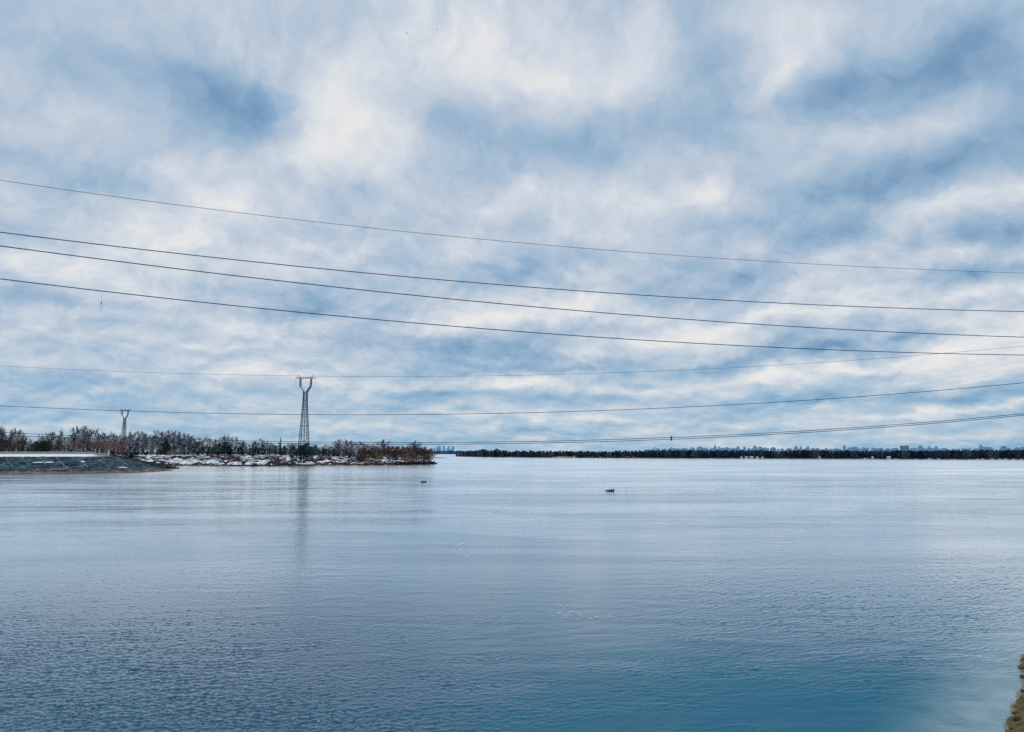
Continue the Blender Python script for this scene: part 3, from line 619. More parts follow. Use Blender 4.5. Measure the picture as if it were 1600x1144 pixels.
# front row: dark understorey
px = -70.0
while px < 600:
    D = shore_d(px) + random.uniform(120, 150); ty = interp(px, [(-70, 698), (250, 700), (450, 703), (600, 706)]) + random.uniform(-3, 3)
    r = random.random(); kind = 'bush' if r < .22 else 'darkbush' if r < .55 else 'pine' if px > 230 or r < .8 else 'redbush'
    rtree(kind, px, D, ty, random.uniform(.8, 1.3)); px += random.uniform(6, 10)
for px, ty, k, wd, lab in ((56, 690, 'pine', 1.3, 'broad dark evergreen at the left of a dark pair behind the railing'), (72, 689, 'pine', 1.3, 'broad dark evergreen at the right of a dark pair behind the railing'),
        (64, 692, 'pine', 1.4, 'dark evergreen filling the gap between the dark pair behind the railing'), (259, 685, 'pine', .62, 'tall narrow dark pine standing alone above the snowy slope'), (262, 692, 'pine', .7, 'shorter dark pine leaning on the tall narrow one above the snowy slope'),
        (342, 692, 'pine', 1.1, 'dark green pine left of centre on the snowy slope, largest of its clump'), (352, 690, 'pine', 1.0, 'dark green pine in the middle of the snowy slope clump'), (358, 693, 'pine', .9, 'dark green pine at the right of the snowy slope clump'),
        (379, 689, 'pine', .7, 'slim dark pine right of the tallest poplar above the snowy slope'), (397, 690, 'pine', .8, 'dark pine halfway between the snowy slope clump and the tall pylon'),
        (410, 693, 'pine', .8, 'dark pine left of the little spruce'), (438, 683, 'spruce', .5, 'small pointed spruce top standing above the wood left of the tall pylon'), (444, 697, 'pine', .9, 'dark pine right of the little spruce'),
        (458, 696, 'pine', .9, 'dark pine at the left foot of the tall pylon'), (478, 692, 'pine', 1.15, 'big dark pine at the right foot of the tall pylon'), (470, 695, 'pine', 1.0, 'dark pine in front of the legs of the tall pylon'), (487, 698, 'pine', .9, 'dark pine on the right edge of the pylon clump'),
        (505, 700, 'pine', 1.0, 'dark pine right of the pylon clump above the purple bush'), (522, 702, 'pine', 1.0, 'dark pine below the tall leafless trees right of the pylon'),
        (527, 687, 'bare', .8, 'tall pale leafless tree right of the tall pylon'), (540, 687, 'bare', .8, 'second pale leafless tree right of the tall pylon'), (548, 689, 'red', .8, 'pinkish leafless tree beside the pale pair right of the tall pylon')):
    rtree(k, px, shore_d(px) + (50 if 452 < px < 492 else 128 if k in ('pine', 'spruce') else 175), ty, wd, lab)
for px, ty, k, wd, dd, lab in ((503, 706, 'redbush', 1.5, 70, 'wide purple-red bush on the snow right of the tall pylon'), (515, 708, 'redbush', 1.2, 75, 'smaller purple-red bush beside the wide one'), (456, 707, 'yellowbush', .8, 80, 'pale yellow-green bush on the snow left of the tall pylon'),
        (330, 706, 'bush', 1.4, 95, 'pale grey bush at the top edge of the snowy slope'), (395, 703, 'bush', 1.4, 100, 'bluish grey bush above the right part of the snowy slope'),
        (192, 697, 'redbush', 1.2, 120, 'dark leafless bush below the smaller pylon'), (205, 701, 'darkbush', 1.3, 60, 'dark bush at the left end of the snowy slope'),
        (560, 698, 'yellowbush', .9, 60, 'olive budding tree at the left end of the brown trees'), (570, 700, 'brown', 1.2, 55, 'reddish brown tree next to the olive one'),
        (582, 700, 'brown', 1.3, 60, 'broad brown tree left of the domed one on the spit'), (598, 688, 'brown', 1.1, 90, 'tall brown tree with a domed top on the spit'), (608, 697, 'brown', 1.2, 60, 'brown tree right of the domed one on the spit'),
        (620, 698, 'brown', 1.3, 50, 'brown tree in the middle of the outer spit'), (633, 699, 'brown', 1.3, 45, 'brown tree left of the tall outer one on the spit'), (647, 690, 'brown', .9, 70, 'tall dark leafless tree near the tip of the spit'),
        (651, 698, 'brown', 1.2, 35, 'brown tree in front of the tall one near the tip'), (662, 699, 'brown', 1.3, 30, 'brown tree second from the tip of the spit'), (670, 702, 'brown', 1.25, 22, 'brown tree nearest the tip of the spit'),
        (590, 703, 'brown', 1.3, 35, 'low brown tree at the water side of the spit'), (641, 704, 'brown', 1.3, 25, 'low brown tree by the water near the outer spit'), (614, 705, 'brown', 1.3, 30, 'low brown tree by the water in the middle of the spit'),
        (563, 706, 'redbush', 1.3, 35, 'reddish bush beside the olive tree'), (676, 719, 'darkbush', 1.6, 8, 'low dark bush on the very tip of the spit')):
    rtree(k, px, shore_d(px) + dd, ty, wd, lab)
# scrub scattered on the snowy slope: countless low clumps
m_ = MB()
for _ in range(1000):
    px = random.uniform(190, 680); d = random.uniform(2, 105) if px < 560 else random.uniform(1, 50) * interp(px, [(560, 1), (684, .3)])
    D = shore_d(px) + d; zg = land_z(px, D); c = Vector((xat(px, D), D, zg - .1)); R = random.uniform(.7, 3.0) * (1.3 if px > 560 else 1)
    for k in range(34):
        a = random.uniform(0, 2 * PI); r_ = R * math.sqrt(random.random())
        m_.blade(c + Vector((math.cos(a) * r_, math.sin(a) * r_ * .7, 0)), Vector((math.cos(a) * .5 * random.random(), math.sin(a) * .5 * random.random(), random.uniform(.35, 1.0) * (R * .45 + .3))), .10)
tag(m_.build('undergrowth', M['scrub']), 'dark scrub dotted over the snow of the left shore', 'undergrowth', kind='stuff')
m_ = MB()
for _ in range(260):
    px = random.uniform(120, 275); D = 705 + random.uniform(-25, 10); cy = interp(px, [(120, 708.5), (172, 709), (190, 712.5), (215, 718), (235, 722), (250, 725.5), (270, 729.5)])
    t = 1 - abs(D - 705) / 30; c = Vector((xat(px, D), D, max(0, zat(cy, 705) * t - .2)))
    for k in range(24):
        a = random.uniform(0, 6.28); m_.blade(c + Vector((math.cos(a), math.sin(a), 0)) * random.uniform(0, 1.2), Vector((math.cos(a) * .4, math.sin(a) * .4, random.uniform(.4, 1.3))), .09)
tag(m_.build('slope_scrub', M['scrub']), 'dark scrub on the slope behind the embankment nose', 'undergrowth', kind='stuff')

# far bank: front row of individual pines, the wood behind as one mass
topF = [(708, 711), (716, 708), (724, 705), (735, 703.8), (748, 702), (757, 700.4), (765, 702.5), (775, 700.6), (785, 703.2), (800, 704), (820, 703.4), (870, 703.6), (930, 704), (1000, 703.2), (1050, 702.4), (1150, 702.8), (1180, 701.8), (1215, 703.6), (1245, 702.4), (1300, 703.2), (1380, 703.4), (1480, 702.8), (1560, 702.2), (1640, 702)]
px = 713.0
def fregion(px):
    if px < 800: return 'left end of the far bank'
    if px < 1000: return 'far bank left of the skyline'
    if px < 1200: return 'far bank under the spired tower'
    if px < 1400: return 'far bank left of the dark block'
    return 'far bank at the right of the dark block'
while px < 1640:
    s = far_shore(px); D = s.y + random.uniform(14, 60); ty = interp(px, topF) + random.uniform(.2, 2.0)
    if 862 < px < 900 or 1155 < px < 1192: D += 40
    rg = fregion(px)
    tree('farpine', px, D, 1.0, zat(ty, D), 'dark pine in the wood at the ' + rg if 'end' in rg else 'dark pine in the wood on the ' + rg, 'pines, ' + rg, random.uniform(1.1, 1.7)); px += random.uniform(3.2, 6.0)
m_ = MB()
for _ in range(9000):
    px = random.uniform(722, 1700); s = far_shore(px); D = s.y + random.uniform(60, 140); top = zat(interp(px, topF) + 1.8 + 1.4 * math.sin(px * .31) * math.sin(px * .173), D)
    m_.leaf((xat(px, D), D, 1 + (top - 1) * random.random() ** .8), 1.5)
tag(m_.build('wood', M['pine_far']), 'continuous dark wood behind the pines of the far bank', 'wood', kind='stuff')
m_ = MB()
for _ in range(5000):
    px = random.uniform(560, 760); D = 4800 + random.uniform(0, 120); top = zat(704.6 + .5 * math.sin(px * .4), D)
    m_.leaf((xat(px, D), D, (top) * random.random() ** .7), 4.5)
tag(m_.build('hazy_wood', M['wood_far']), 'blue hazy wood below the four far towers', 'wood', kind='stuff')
m_ = MB()
for _ in range(2200):                    # reeds and brush along the far waterline
    px = random.uniform(713, 1640); s = far_shore(px); D = s.y + random.uniform(4, 16)
    m_.leaf((xat(px, D), D, random.uniform(.2, 2.6)), .9)
tag(m_.build('shore_brush', M['pine_far']), 'low dark brush along the waterline of the far bank', 'undergrowth', kind='stuff')

# sand bank, white huts and boats on the far shore
rows = [[], [], []]
for px in np.arange(862, 899, 1.5):
    s = far_shore(px); e = math.sin(PI * (px - 860) / 40) ** .5
    for i, (dd, z) in enumerate(((-6, -.2), (0, .6 + 2.0 * e), (12, 3.6 * e))): D = s.y + dd - 4; rows[i].append((xat(px, D), D, z))
o = grid('sand_bank', rows, ground_mat('bank_sand', 'sand')); tag(o, kind='structure')
def hut(px, w_, h_, wall, roof, label, dd=3, group=None):
    s = far_shore(px); D = s.y + dd; e = empty('hut', (xat(px, D), D, .4), random.uniform(-.3, .3)); tag(e, label, 'hut', group)
    m_ = MB(); m_.box((0, 0, h_ / 2), (w_, w_ * .7, h_)); m_.build('wall', wall, e)
    m_ = MB(); a, b_, rh = w_ * .56, w_ * .42, h_ * .45
    m_.add([(-a, -b_, h_ + .02), (a, -b_, h_ + .02), (a, b_, h_ + .02), (-a, b_, h_ + .02), (-a, 0, h_ + rh), (a, 0, h_ + rh)], [(0, 1, 5, 4), (2, 3, 4, 5), (0, 4, 3), (1, 2, 5), (3, 2, 1, 0)]); m_.build('roof', roof, e)
    m_ = MB(); m_.box((w_ * .2, -w_ * .35 - .03, h_ * .4), (w_ * .16, .06, h_ * .7)); m_.build('door', M['roof'], e)
    m_ = MB(); m_.box((-w_ * .2, -w_ * .35 - .03, h_ * .55), (w_ * .22, .06, h_ * .3)); m_.build('window', M['cloth_dark'], e)
for px, w_, h_, lab in ((897, 8, 3.2, 'pale hut at the right end of the orange sand bank'), (1158, 6, 2.4, 'leftmost white hut in the row under the spired tower'), (1166, 8, 2.6, 'second white hut in the row under the spired tower'),
        (1174, 9, 3, 'third white hut, the brightest of the row under the spired tower'), (1183, 7, 2.4, 'fourth white hut in the row under the spired tower'), (1191, 6, 2.2, 'rightmost white hut of that row'),
        (1280, 5, 2.6, 'small lone white hut left of the cluster by the dark block'), (1388, 9, 3.4, 'broad white hut below the dark block on the far shore'), (1363, 5, 3.0, 'white hut left of the broad one below the dark block')):
    hut(px, w_ * .72, h_, M['white'], M['white'] if px > 1150 else M['roof_red'], lab)
for px, w_, lab in ((980, 9, 'low rust-roofed hut on the far bank left of the chimney'), (990, 6, 'smaller rust-roofed hut beside it on the far bank'), (925, 5, 'small brown-roofed hut right of the sand bank'), (938, 5, 'second small brown-roofed hut right of the sand bank')):
    hut(px, w_, 2.2, M['roof_red'], M['roof_red'], lab)
def moored(px, L, label):
    s = hit(px, interp(px, shoreF) + .25); e = empty('moored_boat', (s.x, s.y, 0), random.uniform(-.4, .4)); tag(e, label, 'boat', 'white boats moored along the far shore')
    m_ = MB(); st = []
    for t, wd, sh in ((-.5, .30, .75), (-.2, .36, .7), (.15, .34, .75), (.38, .2, .9), (.5, .01, 1.1)):
        st.append([(t * L, -wd * L * .45, sh * L * .13), (t * L, -wd * L * .28, -.2), (t * L, wd * L * .28, -.2), (t * L, wd * L * .45, sh * L * .13)])
    vs = [p_ for r_ in st for p_ in r_]; fs = [(i * 4 + j, (i + 1) * 4 + j, (i + 1) * 4 + j + 1, i * 4 + j + 1) for i in range(4) for j in range(3)] + [(i * 4 + 3, (i + 1) * 4 + 3, (i + 1) * 4, i * 4) for i in range(4)] + [(0, 1, 2, 3)]
    m_.add(vs, fs); m_.build('hull', M['white'], e)
    m_ = MB(); m_.add([(-.25 * L, -.1 * L, .1 * L), (.15 * L, -.1 * L, .1 * L), (.15 * L, .1 * L, .1 * L), (-.25 * L, .1 * L, .1 * L), (-.22 * L, -.08 * L, .24 * L), (.02 * L, -.08 * L, .24 * L), (.02 * L, .08 * L, .24 * L), (-.22 * L, .08 * L, .24 * L)],
            [(0, 1, 5, 4), (1, 2, 6, 5), (2, 3, 7, 6), (3, 0, 4, 7), (4, 5, 6, 7)]); m_.build('cabin', M['white'], e)
    m_ = MB(); m_.box((.09 * L, 0, .17 * L), (.02 * L, .13 * L, .05 * L)); m_.build('windscreen', M['cloth_dark'], e)
for px, L, lab in ((1352, 10, 'white boat left of the huts below the dark block'), (1453, 10, 'larger white boat of a pair right of the dark block'), (1467, 8, 'smaller white boat of a pair right of the dark block'), (1400, 6, 'small white boat right of the broad hut'),
        (1432, 5, 'tiny white boat between the broad hut and the pair'), (1528, 7, 'first white boat from the left below the rightmost towers'), (1536, 9, 'second white boat from the left below the rightmost towers'), (1551, 10, 'third white boat from the left below the rightmost towers'),
        (1562, 8, 'fourth white boat from the left below the rightmost towers'), (1572, 9, 'fifth white boat from the left below the rightmost towers'), (1584, 8, 'sixth white boat from the left below the rightmost towers'), (1596, 7, 'white boat at the right edge of the photo'), (1112, 5, 'tiny white boat below the spired tower')):
    moored(px, L, lab)

# ------------------------------------------------------------------ distant city
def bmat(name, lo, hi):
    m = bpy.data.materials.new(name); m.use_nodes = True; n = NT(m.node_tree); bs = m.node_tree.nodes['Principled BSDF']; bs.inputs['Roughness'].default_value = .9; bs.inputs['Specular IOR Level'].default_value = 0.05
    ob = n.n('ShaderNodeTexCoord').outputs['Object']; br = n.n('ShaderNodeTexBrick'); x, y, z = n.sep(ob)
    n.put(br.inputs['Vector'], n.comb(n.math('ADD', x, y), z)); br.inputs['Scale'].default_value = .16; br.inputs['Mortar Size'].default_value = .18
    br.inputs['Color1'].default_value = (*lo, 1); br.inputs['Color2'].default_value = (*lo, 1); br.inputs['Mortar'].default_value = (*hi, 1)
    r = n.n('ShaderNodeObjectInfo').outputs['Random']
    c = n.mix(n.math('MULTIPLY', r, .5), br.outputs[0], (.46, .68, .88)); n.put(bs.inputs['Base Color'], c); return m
M['city'] = bmat('hazy_concrete', (.27, .52, .78), (.34, .60, .84)); M['cityd'] = bmat('darker_hazy_concrete', (.05, .20, .40), (.08, .25, .46))  # distance haze painted into the concrete colours, no volume
def building(px, w_, ytop, shape, label, D=8000, dark=False, group=None):
    mt = M['cityd' if dark else 'city']; zt = zat(ytop, D); W = w_ * D / F; x = xat(px, D); e = empty({'chimney': 'chimney', 'spire': 'spired_tower', 'slab': 'apartment_block', 'dome': 'domed_tower', 'step': 'apartment_tower', 'tower': 'apartment_tower', 'peak': 'apartment_tower'}[shape], (x, D, 2), random.uniform(-.12, .12))
    tag(e, label, 'chimney' if shape == 'chimney' else 'building', group); H = zt - 2
    if shape == 'chimney':
        m_ = MB(); m_.bar((0, 0, 0), (0, 0, H), W * .6, W * .35, 12); m_.build('stack', mt, e)
        m_ = MB(); m_.bar((0, 0, H - 3), (0, 0, H + .5), W * .45, W * .45, 12); m_.build('rim', mt, e); return
    hb = H * {'spire': .6, 'slab': 1, 'dome': .72, 'step': .82, 'tower': .93, 'peak': .72}[shape]
    m_ = MB(); m_.box((0, 0, hb / 2), (W, W * .6 if W < 45 else 16, hb)); m_.build('wall', mt, e)
    m_ = MB()
    if shape == 'spire': m_.box((0, 0, hb + H * .1), (W * .5, W * .4, H * .2)); m_.bar((0, 0, hb + H * .2), (0, 0, H), W * .13, W * .03, 6)
    elif shape == 'slab': m_.box((W * .2, 0, hb + 1.5), (W * .22, 8, 3)); m_.box((-W * .28, 0, hb + 1.2), (W * .12, 8, 2.4))
    elif shape == 'dome': m_.blob((0, 0, hb), (W * .48, W * .3, H - hb), 12, 8)
    elif shape == 'step': m_.box((W * .08, 0, (hb + H) / 2), (W * .6, W * .4, H - hb))
    elif shape == 'tower': m_.box((0, 0, (hb + H) / 2), (W * .5, W * .35, H - hb))
    elif shape == 'peak':
        a = W / 2; m_.add([(-a, -a * .6, hb), (a, -a * .6, hb), (a, a * .6, hb), (-a, a * .6, hb), (-a * .15, 0, H), (a * .15, 0, H)], [(0, 1, 5, 4), (2, 3, 4, 5), (0, 4, 3), (1, 2, 5)])
    m_.build('roof', mt, e)
for a in [(674.5, 3.5, 701, 'slab', 'low pale block just right of the wooded spit'), (679, 2.5, 700.4, 'slab', 'second low pale block right of the wooded spit'), (683.6, 3, 698, 'tower', 'left half of the wide double tower beyond the channel'), (687.2, 3.2, 696.6, 'tower', 'right half of the wide double tower beyond the channel'),
          (693.6, 3.2, 696.8, 'tower', 'single tower right of the wide double tower'), (698, 2, 701, 'slab', 'low block between two far towers'), (700.9, 2.9, 696.8, 'tower', 'third tower of the isolated group beyond the channel'), (707.6, 3.4, 696.6, 'tower', 'rightmost tower of the isolated group beyond the channel'), (704.4, 2, 701.2, 'slab', 'low block left of the rightmost isolated tower')]:
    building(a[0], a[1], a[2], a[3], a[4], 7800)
SK = [(1024.6, 1.1, 697.6, 'chimney', 'thin chimney at the left end of the skyline'), (1049, 5, 699.2, 'step', 'stepped tower right of the thin chimney'), (1060, 4, 700.8, 'slab', 'low slab between the chimney and the spired tower'), (1082, 3.5, 698.6, 'tower', 'slim tower left of the broad block'),
 (1093.5, 6.5, 698.2, 'slab', 'broad pale block left of the spired tower'), (1117.5, 4.2, 692.6, 'spire', 'tall tower with a spire, the highest point of the skyline left half'), (1123.5, 3, 697.6, 'step', 'tower close beside the spired tower'), (1128, 3, 699.6, 'tower', 'small tower right of the spired tower'),
 (1136, 5, 699.2, 'slab', 'flat block right of the spired tower'), (1143, 2.4, 700, 'tower', 'slim tower between flat blocks'), (1153, 4.5, 697.4, 'step', 'stepped tower midway between the spired and the rounded tower'), (1163.5, 3.4, 697.8, 'tower', 'slim tower left of the rounded tower'),
 (1180, 6, 695.8, 'dome', 'rounded tower over the white huts'), (1188, 5, 698, 'slab', 'block touching the rounded tower on its right'), (1195, 5, 699, 'tower', 'lower tower right of the rounded one'), (1208, 8.5, 698, 'dome', 'broad round-topped block right of the rounded tower'),
 (1231, 3, 700.4, 'tower', 'short tower left of three pointed towers'), (1244, 5.2, 696.2, 'dome', 'leftmost of three pointed towers'), (1251.5, 3.6, 696.2, 'peak', 'middle of three pointed towers'), (1262.5, 4.2, 696.0, 'peak', 'rightmost of three pointed towers'),
 (1319.5, 3.6, 696.0, 'tower', 'slim tower between pointed towers and dark block'), (1327, 3, 699, 'tower', 'short tower beside the slim one'), (1335, 9, 698.4, 'slab', 'long pale slab left of the dark block'), (1349.5, 3.6, 698.8, 'tower', 'small tower right of the long pale slab'),
 (1364, 4, 699.6, 'slab', 'low block left of the domed block'), (1376, 9, 699.0, 'dome', 'low domed block left of the dark block'), (1387, 7, 699.6, 'dome', 'smaller low domed block left of the dark block'), (1399, 9, 700, 'slab', 'pale slab touching the dark block'),
 (1428, 9, 700, 'slab', 'low slab right of the dark block'), (1438.5, 6.4, 694.8, 'dome', 'tall round-headed tower right of the dark block'), (1452, 5.2, 696.2, 'peak', 'pointed tower right of the round-headed tower'), (1463, 5.2, 696.2, 'peak', 'second pointed tower right of the round-headed tower'),
 (1476, 5, 700.3, 'slab', 'low slab in the gap right of the pointed pair'), (1508, 6, 699.4, 'dome', 'small rounded block left of the stepped tower'), (1533, 4.6, 694.8, 'step', 'tall stepped tower near the right end'), (1542, 14, 698.8, 'slab', 'long low block behind the stepped tower'),
 (1568, 10, 697.2, 'step', 'wide stepped block near the right edge'), (1576, 6, 700, 'slab', 'low block right of the wide stepped block'), (1589, 4, 698.8, 'tower', 'small tower close to the right edge'), (1598, 5, 698.0, 'tower', 'tower at the right edge of the photo')]
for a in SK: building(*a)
building(1413.5, 13, 696.6, 'slab', 'dark square block standing out of the pale skyline', 7000, True)
px = 1008.0
while px < 1640:
    if not 1405 < px < 1422:
        rg = 'left of the spired tower' if px < 1117 else 'between the spired tower and the pointed towers' if px < 1262 else 'left of the dark block' if px < 1412 else 'right of the dark block'
        building(px, random.uniform(2.5, 7), random.uniform(699.8, 702.2) + (1 if px < 1040 else 0), random.choice(('slab', 'slab', 'step', 'tower')), 'faint low block in the haze ' + rg, random.uniform(8600, 9500), False, 'faint blocks ' + rg)
    px += random.uniform(3.5, 9)

# ------------------------------------------------------------------ pylons
def pylon(px, D, label, zbase, top=101.0, k=1.0):
    e = empty('pylon', (xat(px, D), D, zbase), math.radians(-14)); tag(e, label, 'pylon'); e.rotation_euler = (0, 0, 0)
    Z = lambda z: (z - zbase)
    hw = lambda z: interp(z, [(zbase, 6.4), (23, 4.8), (50, 3.2), (73, 2.05), (82, 1.9)])
    for sx in (-1, 1):
        for sy in (-1, 1):
            m_ = MB(); zs = [zbase, 23, 50, 73, 82]
            for a, b in zip(zs[:-1], zs[1:]): m_.bar((sx * hw(a), sy * hw(a), Z(a)), (sx * hw(b), sy * hw(b), Z(b)), .30 * k)
            m_.build('leg', M['steel'], e)
    m_ = MB(); zs = [zbase, 20, 33, 44, 54, 62, 68, 73, 77.5, 82]
    for a, b in zip(zs[:-1], zs[1:]):
        A = [(x * hw(a), y * hw(a), Z(a)) for x, y in ((-1, -1), (1, -1), (1, 1), (-1, 1))]; B = [(x * hw(b), y * hw(b), Z(b)) for x, y in ((-1, -1), (1, -1), (1, 1), (-1, 1))]
        for i in range(4):
            j = (i + 1) % 4; m_.bar(A[i], B[j], .17 * k); m_.bar(A[j], B[i], .17 * k); m_.bar(B[i], B[j], .18 * k)
    m_.build('bracing', M['steel'], e)
    m_ = MB(); m_.bar((0, 0, 0), (0, 0, Z(73)), .35 * k, .3 * k); m_.build('ladder_shaft', M['steel'], e)
    for z0 in (44, 73, 82):
        m_ = MB(); m_.box((0, 0, Z(z0)), (2 * hw(z0) + 1, 2 * hw(z0) + 1, .5)); m_.build('platform', M['steel'], e)
    for sx in (-1, 1):                   # the two arms of the fork
        m_ = MB(); P_ = [Vector((sx * 1.6, 0, Z(82))), Vector((sx * 5.9, 0, Z(88.5))), Vector((sx * 6.1, 0, Z(97.3)))]
        for a, b in zip(P_[:-1], P_[1:]):
            n = 4
            for i in range(n):
                p0 = a.lerp(b, i / n); p1 = a.lerp(b, (i + 1) / n); u = Vector((.75, 0, 0)) if b is P_[2] else Vector((.5, 0, -.6))
                for y in (-.7, .7):
                    m_.bar(p0 + u + Vector((0, y, 0)), p1 + u + Vector((0, y, 0)), .24 * k); m_.bar(p0 - u + Vector((0, y, 0)), p1 - u + Vector((0, y, 0)), .24 * k)
                    m_.bar(p0 + u + Vector((0, y, 0)), p1 - u + Vector((0, y, 0)), .16 * k)
                m_.bar(p0 + u + Vector((0, -.7, 0)), p0 - u + Vector((0, .7, 0)), .16 * k)
        m_.build('fork_arm', M['steel'], e)
    m_ = MB(); n = 16                    # the cross beam and its pointed ends
    for y in (-.7, .7):
        for z_ in (97.3, 98.7): m_.bar((-8.2, y, Z(z_)), (8.2, y, Z(z_)), .16 * k)
        for i in range(n):
            x0 = -8.2 + 16.4 * i / n; x1 = x0 + 16.4 / n
            m_.bar((x0, y, Z(97.3 if i % 2 else 98.7)), (x1, y, Z(98.7 if i % 2 else 97.3)), .10 * k)
    for s_ in (-1, 1):
        for y in (-.7, .7):
            m_.bar((s_ * 8.2, y, Z(97.3)), (s_ * 11.6, 0, Z(97.3)), .16 * k); m_.bar((s_ * 8.2, y, Z(98.7)), (s_ * 11.6, 0, Z(97.3)), .16 * k)
            m_.bar((s_ * 6.2, y, Z(98.7)), (s_ * 8.3, 0, Z(top)), .15 * k); m_.bar((s_ * 8.3, 0, Z(top)), (s_ * 11.6, 0, Z(97.4)), .15 * k)
    m_.build('cross_beam', M['steel'], e)
    for x in (-11.4, 0, 11.4):
        m_ = MB(); m_.bar((x, 0, Z(97.2)), (x, 0, Z(92.6)), .05, .05, 5)
        for i in range(9): m_.bar((x, 0, Z(96.6 - i * .42)), (x, 0, Z(96.5 - i * .42)), .17, .2, 8)
        m_.build('insulator_string', M['insul'], e)
    return e
P1 = pylon(474.5, 864, 'tall lattice pylon with a forked head, nearer and taller of two', land_z(474, 864) - .3, k=1.05)
P2 = pylon(192, 1545, 'smaller forked lattice pylon farther away above the left wood', 8.0, k=1.25)

# ------------------------------------------------------------------ power lines
def wire(samples, YA, YB, r, m, label, ext=(-0.6, 1.6), group='cables crossing the river'):
    # path on the ground from (left edge, YA) to (right edge, YB); height = parabola through the sampled sight lines
    A = Vector((xat(0, YA), YA)); B = Vector((xat(1600, YB), YB)); T_, Zs = [], []
    for px, py in samples:
        k_ = (px - 800) / F * math.cos(0); kx = ray(px, HY).x / ray(px, HY).y
        d = B - A; t = (kx * A.y - A.x) / (d.x - kx * d.y); pnt = A + d * t
        kk = ray(px, py); kk0 = (kk.x / kk.y)
        t = (kk0 * A.y - A.x) / (d.x - kk0 * d.y); pnt = A + d * t
        T_.append(t); Zs.append(CAMH + kk.z / kk.y * pnt.y)
    c = np.polyfit(T_, Zs, 2 if len(samples) < 5 else 3)
    m_ = MB(); prev = None; n = 90
    e0, e1 = ext
    for i in range(n + 1):
        t = e0 + (e1 - e0) * i / n; pnt = A + (B - A) * t
        tt = min(1.05, max(-.05, t)); z = np.polyval(c, tt) + (t - tt) * float(np.polyval(np.polyder(c), tt))
        cur = Vector((pnt.x, pnt.y, float(z)))
        if prev is not None: m_.bar(prev, cur, r, r, 5, False)
        prev = cur
    tag(m_.build('power_cable', m, None, True), label, 'power line', group)
    return lambda px: None
K = .35
wire([(0, 282), (400, 334.5), (800, 379.5), (1200, 408), (1600, 427)], 70, 100, .024, M['wire_thin'], 'thin topmost cable sloping down across the upper sky', (-.5, 1.5))
wire([(0, 363), (400, 409), (800, 447), (1200, 472.5), (1600, 487)], 70, 100, .046, M['wire'], 'dark second cable from the top crossing the sky', (-.5, 1.5))
wire([(0, 384.5), (400, 434), (800, 477), (1200, 507.5), (1600, 527)], 67, 97, .046, M['wire'], 'dark third cable from the top crossing the sky', (-.5, 1.5))
wire([(0, 436), (400, 480.5), (800, 518), (1200, 542), (1600, 555)], 70, 100, .046, M['wire'], 'dark fourth cable from the top, the one with fishing tackle snagged on it', (-.5, 1.5))
wire([(0, 572), (460, 587.5), (800, 586.5), (1200, 572), (1400, 557.5), (1600, 541)], 380, 300, .055, M['wire_thin'], 'faint sagging cable level with the head of the tall pylon', (-.4, 1.5))
wire([(0, 634), (230, 643.5), (460, 648), (720, 646.5), (1000, 639), (1200, 630), (1600, 598)], 360, 300, .11, M['wire'], 'sagging cable passing in front of the middle of the tall pylon', (-.4, 1.5))
wire([(0, 676), (240, 685), (460, 690.6), (660, 691.6), (960, 686.3), (1049, 684), (1280, 672), (1600, 646.3)], 350, 300, .12, M['wire'], 'upper of two close cables sagging low above the wood', (-.4, 1.5))
wire([(0, 680), (240, 688.5), (460, 693.4), (660, 694.4), (960, 689), (1049, 686.8), (1280, 674.8), (1600, 648.8)], 350, 300, .12, M['wire'], 'lower of two close cables sagging low above the wood', (-.4, 1.5))
# span of the pylon line itself
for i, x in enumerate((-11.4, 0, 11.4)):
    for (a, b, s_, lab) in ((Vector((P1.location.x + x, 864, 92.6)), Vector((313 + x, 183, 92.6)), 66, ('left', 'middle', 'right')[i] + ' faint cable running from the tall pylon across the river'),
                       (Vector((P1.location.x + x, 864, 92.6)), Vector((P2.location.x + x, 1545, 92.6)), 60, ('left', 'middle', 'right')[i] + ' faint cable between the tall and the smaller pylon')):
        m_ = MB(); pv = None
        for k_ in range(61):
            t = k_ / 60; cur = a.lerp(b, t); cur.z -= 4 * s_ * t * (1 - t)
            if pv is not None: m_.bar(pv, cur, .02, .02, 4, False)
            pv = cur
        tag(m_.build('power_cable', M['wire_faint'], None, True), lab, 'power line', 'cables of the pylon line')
# spacer on the low pair
q_ = at(1049, 685.3, 318); m_ = MB(); m_.box((0, 0, 0), (.5, .4, 1.3)); m_.box((0, 0, .75), (.75, .5, .25)); m_.box((0, 0, -.75), (.75, .5, .25)); o = m_.build('cable_spacer', M['rubber']); o.location = q_
tag(o, 'small dark clamp joining the two close low cables', 'spacer')
# tackle snagged on the fourth cable
def wire_y(px): return np.interp(px, [0, 400, 800], [436, 480.5, 518])
Yt = 72.7
top = at(159.3, 454.6, Yt); fl = empty('fishing_tackle', top); tag(fl, 'snagged fishing line with a float and sinker dangling below the fourth cable', 'fishing tackle')
m_ = MB(); m_.bar((0, 0, 0), (0, 0, zat(484, Yt) - top.z), .006, .006, 5); m_.build('line', M['cloth_dark'], fl)
m_ = MB(); zz = zat(473, Yt) - top.z; m_.blob((0, 0, zz), (.045, .045, .14), 10, 8); m_.bar((0, 0, zz + .1), (0, 0, zz - .34), .018, .018, 6); m_.blob((0, 0, zz - .3), (.03, .03, .06), 8, 6); m_.build('float', M['cloth_dark'], fl)
m_ = MB(); m_.blob((0, 0, zat(483.3, Yt) - top.z), (.045, .045, .06), 8, 6); m_.build('sinker', M['cloth_dark'], fl)

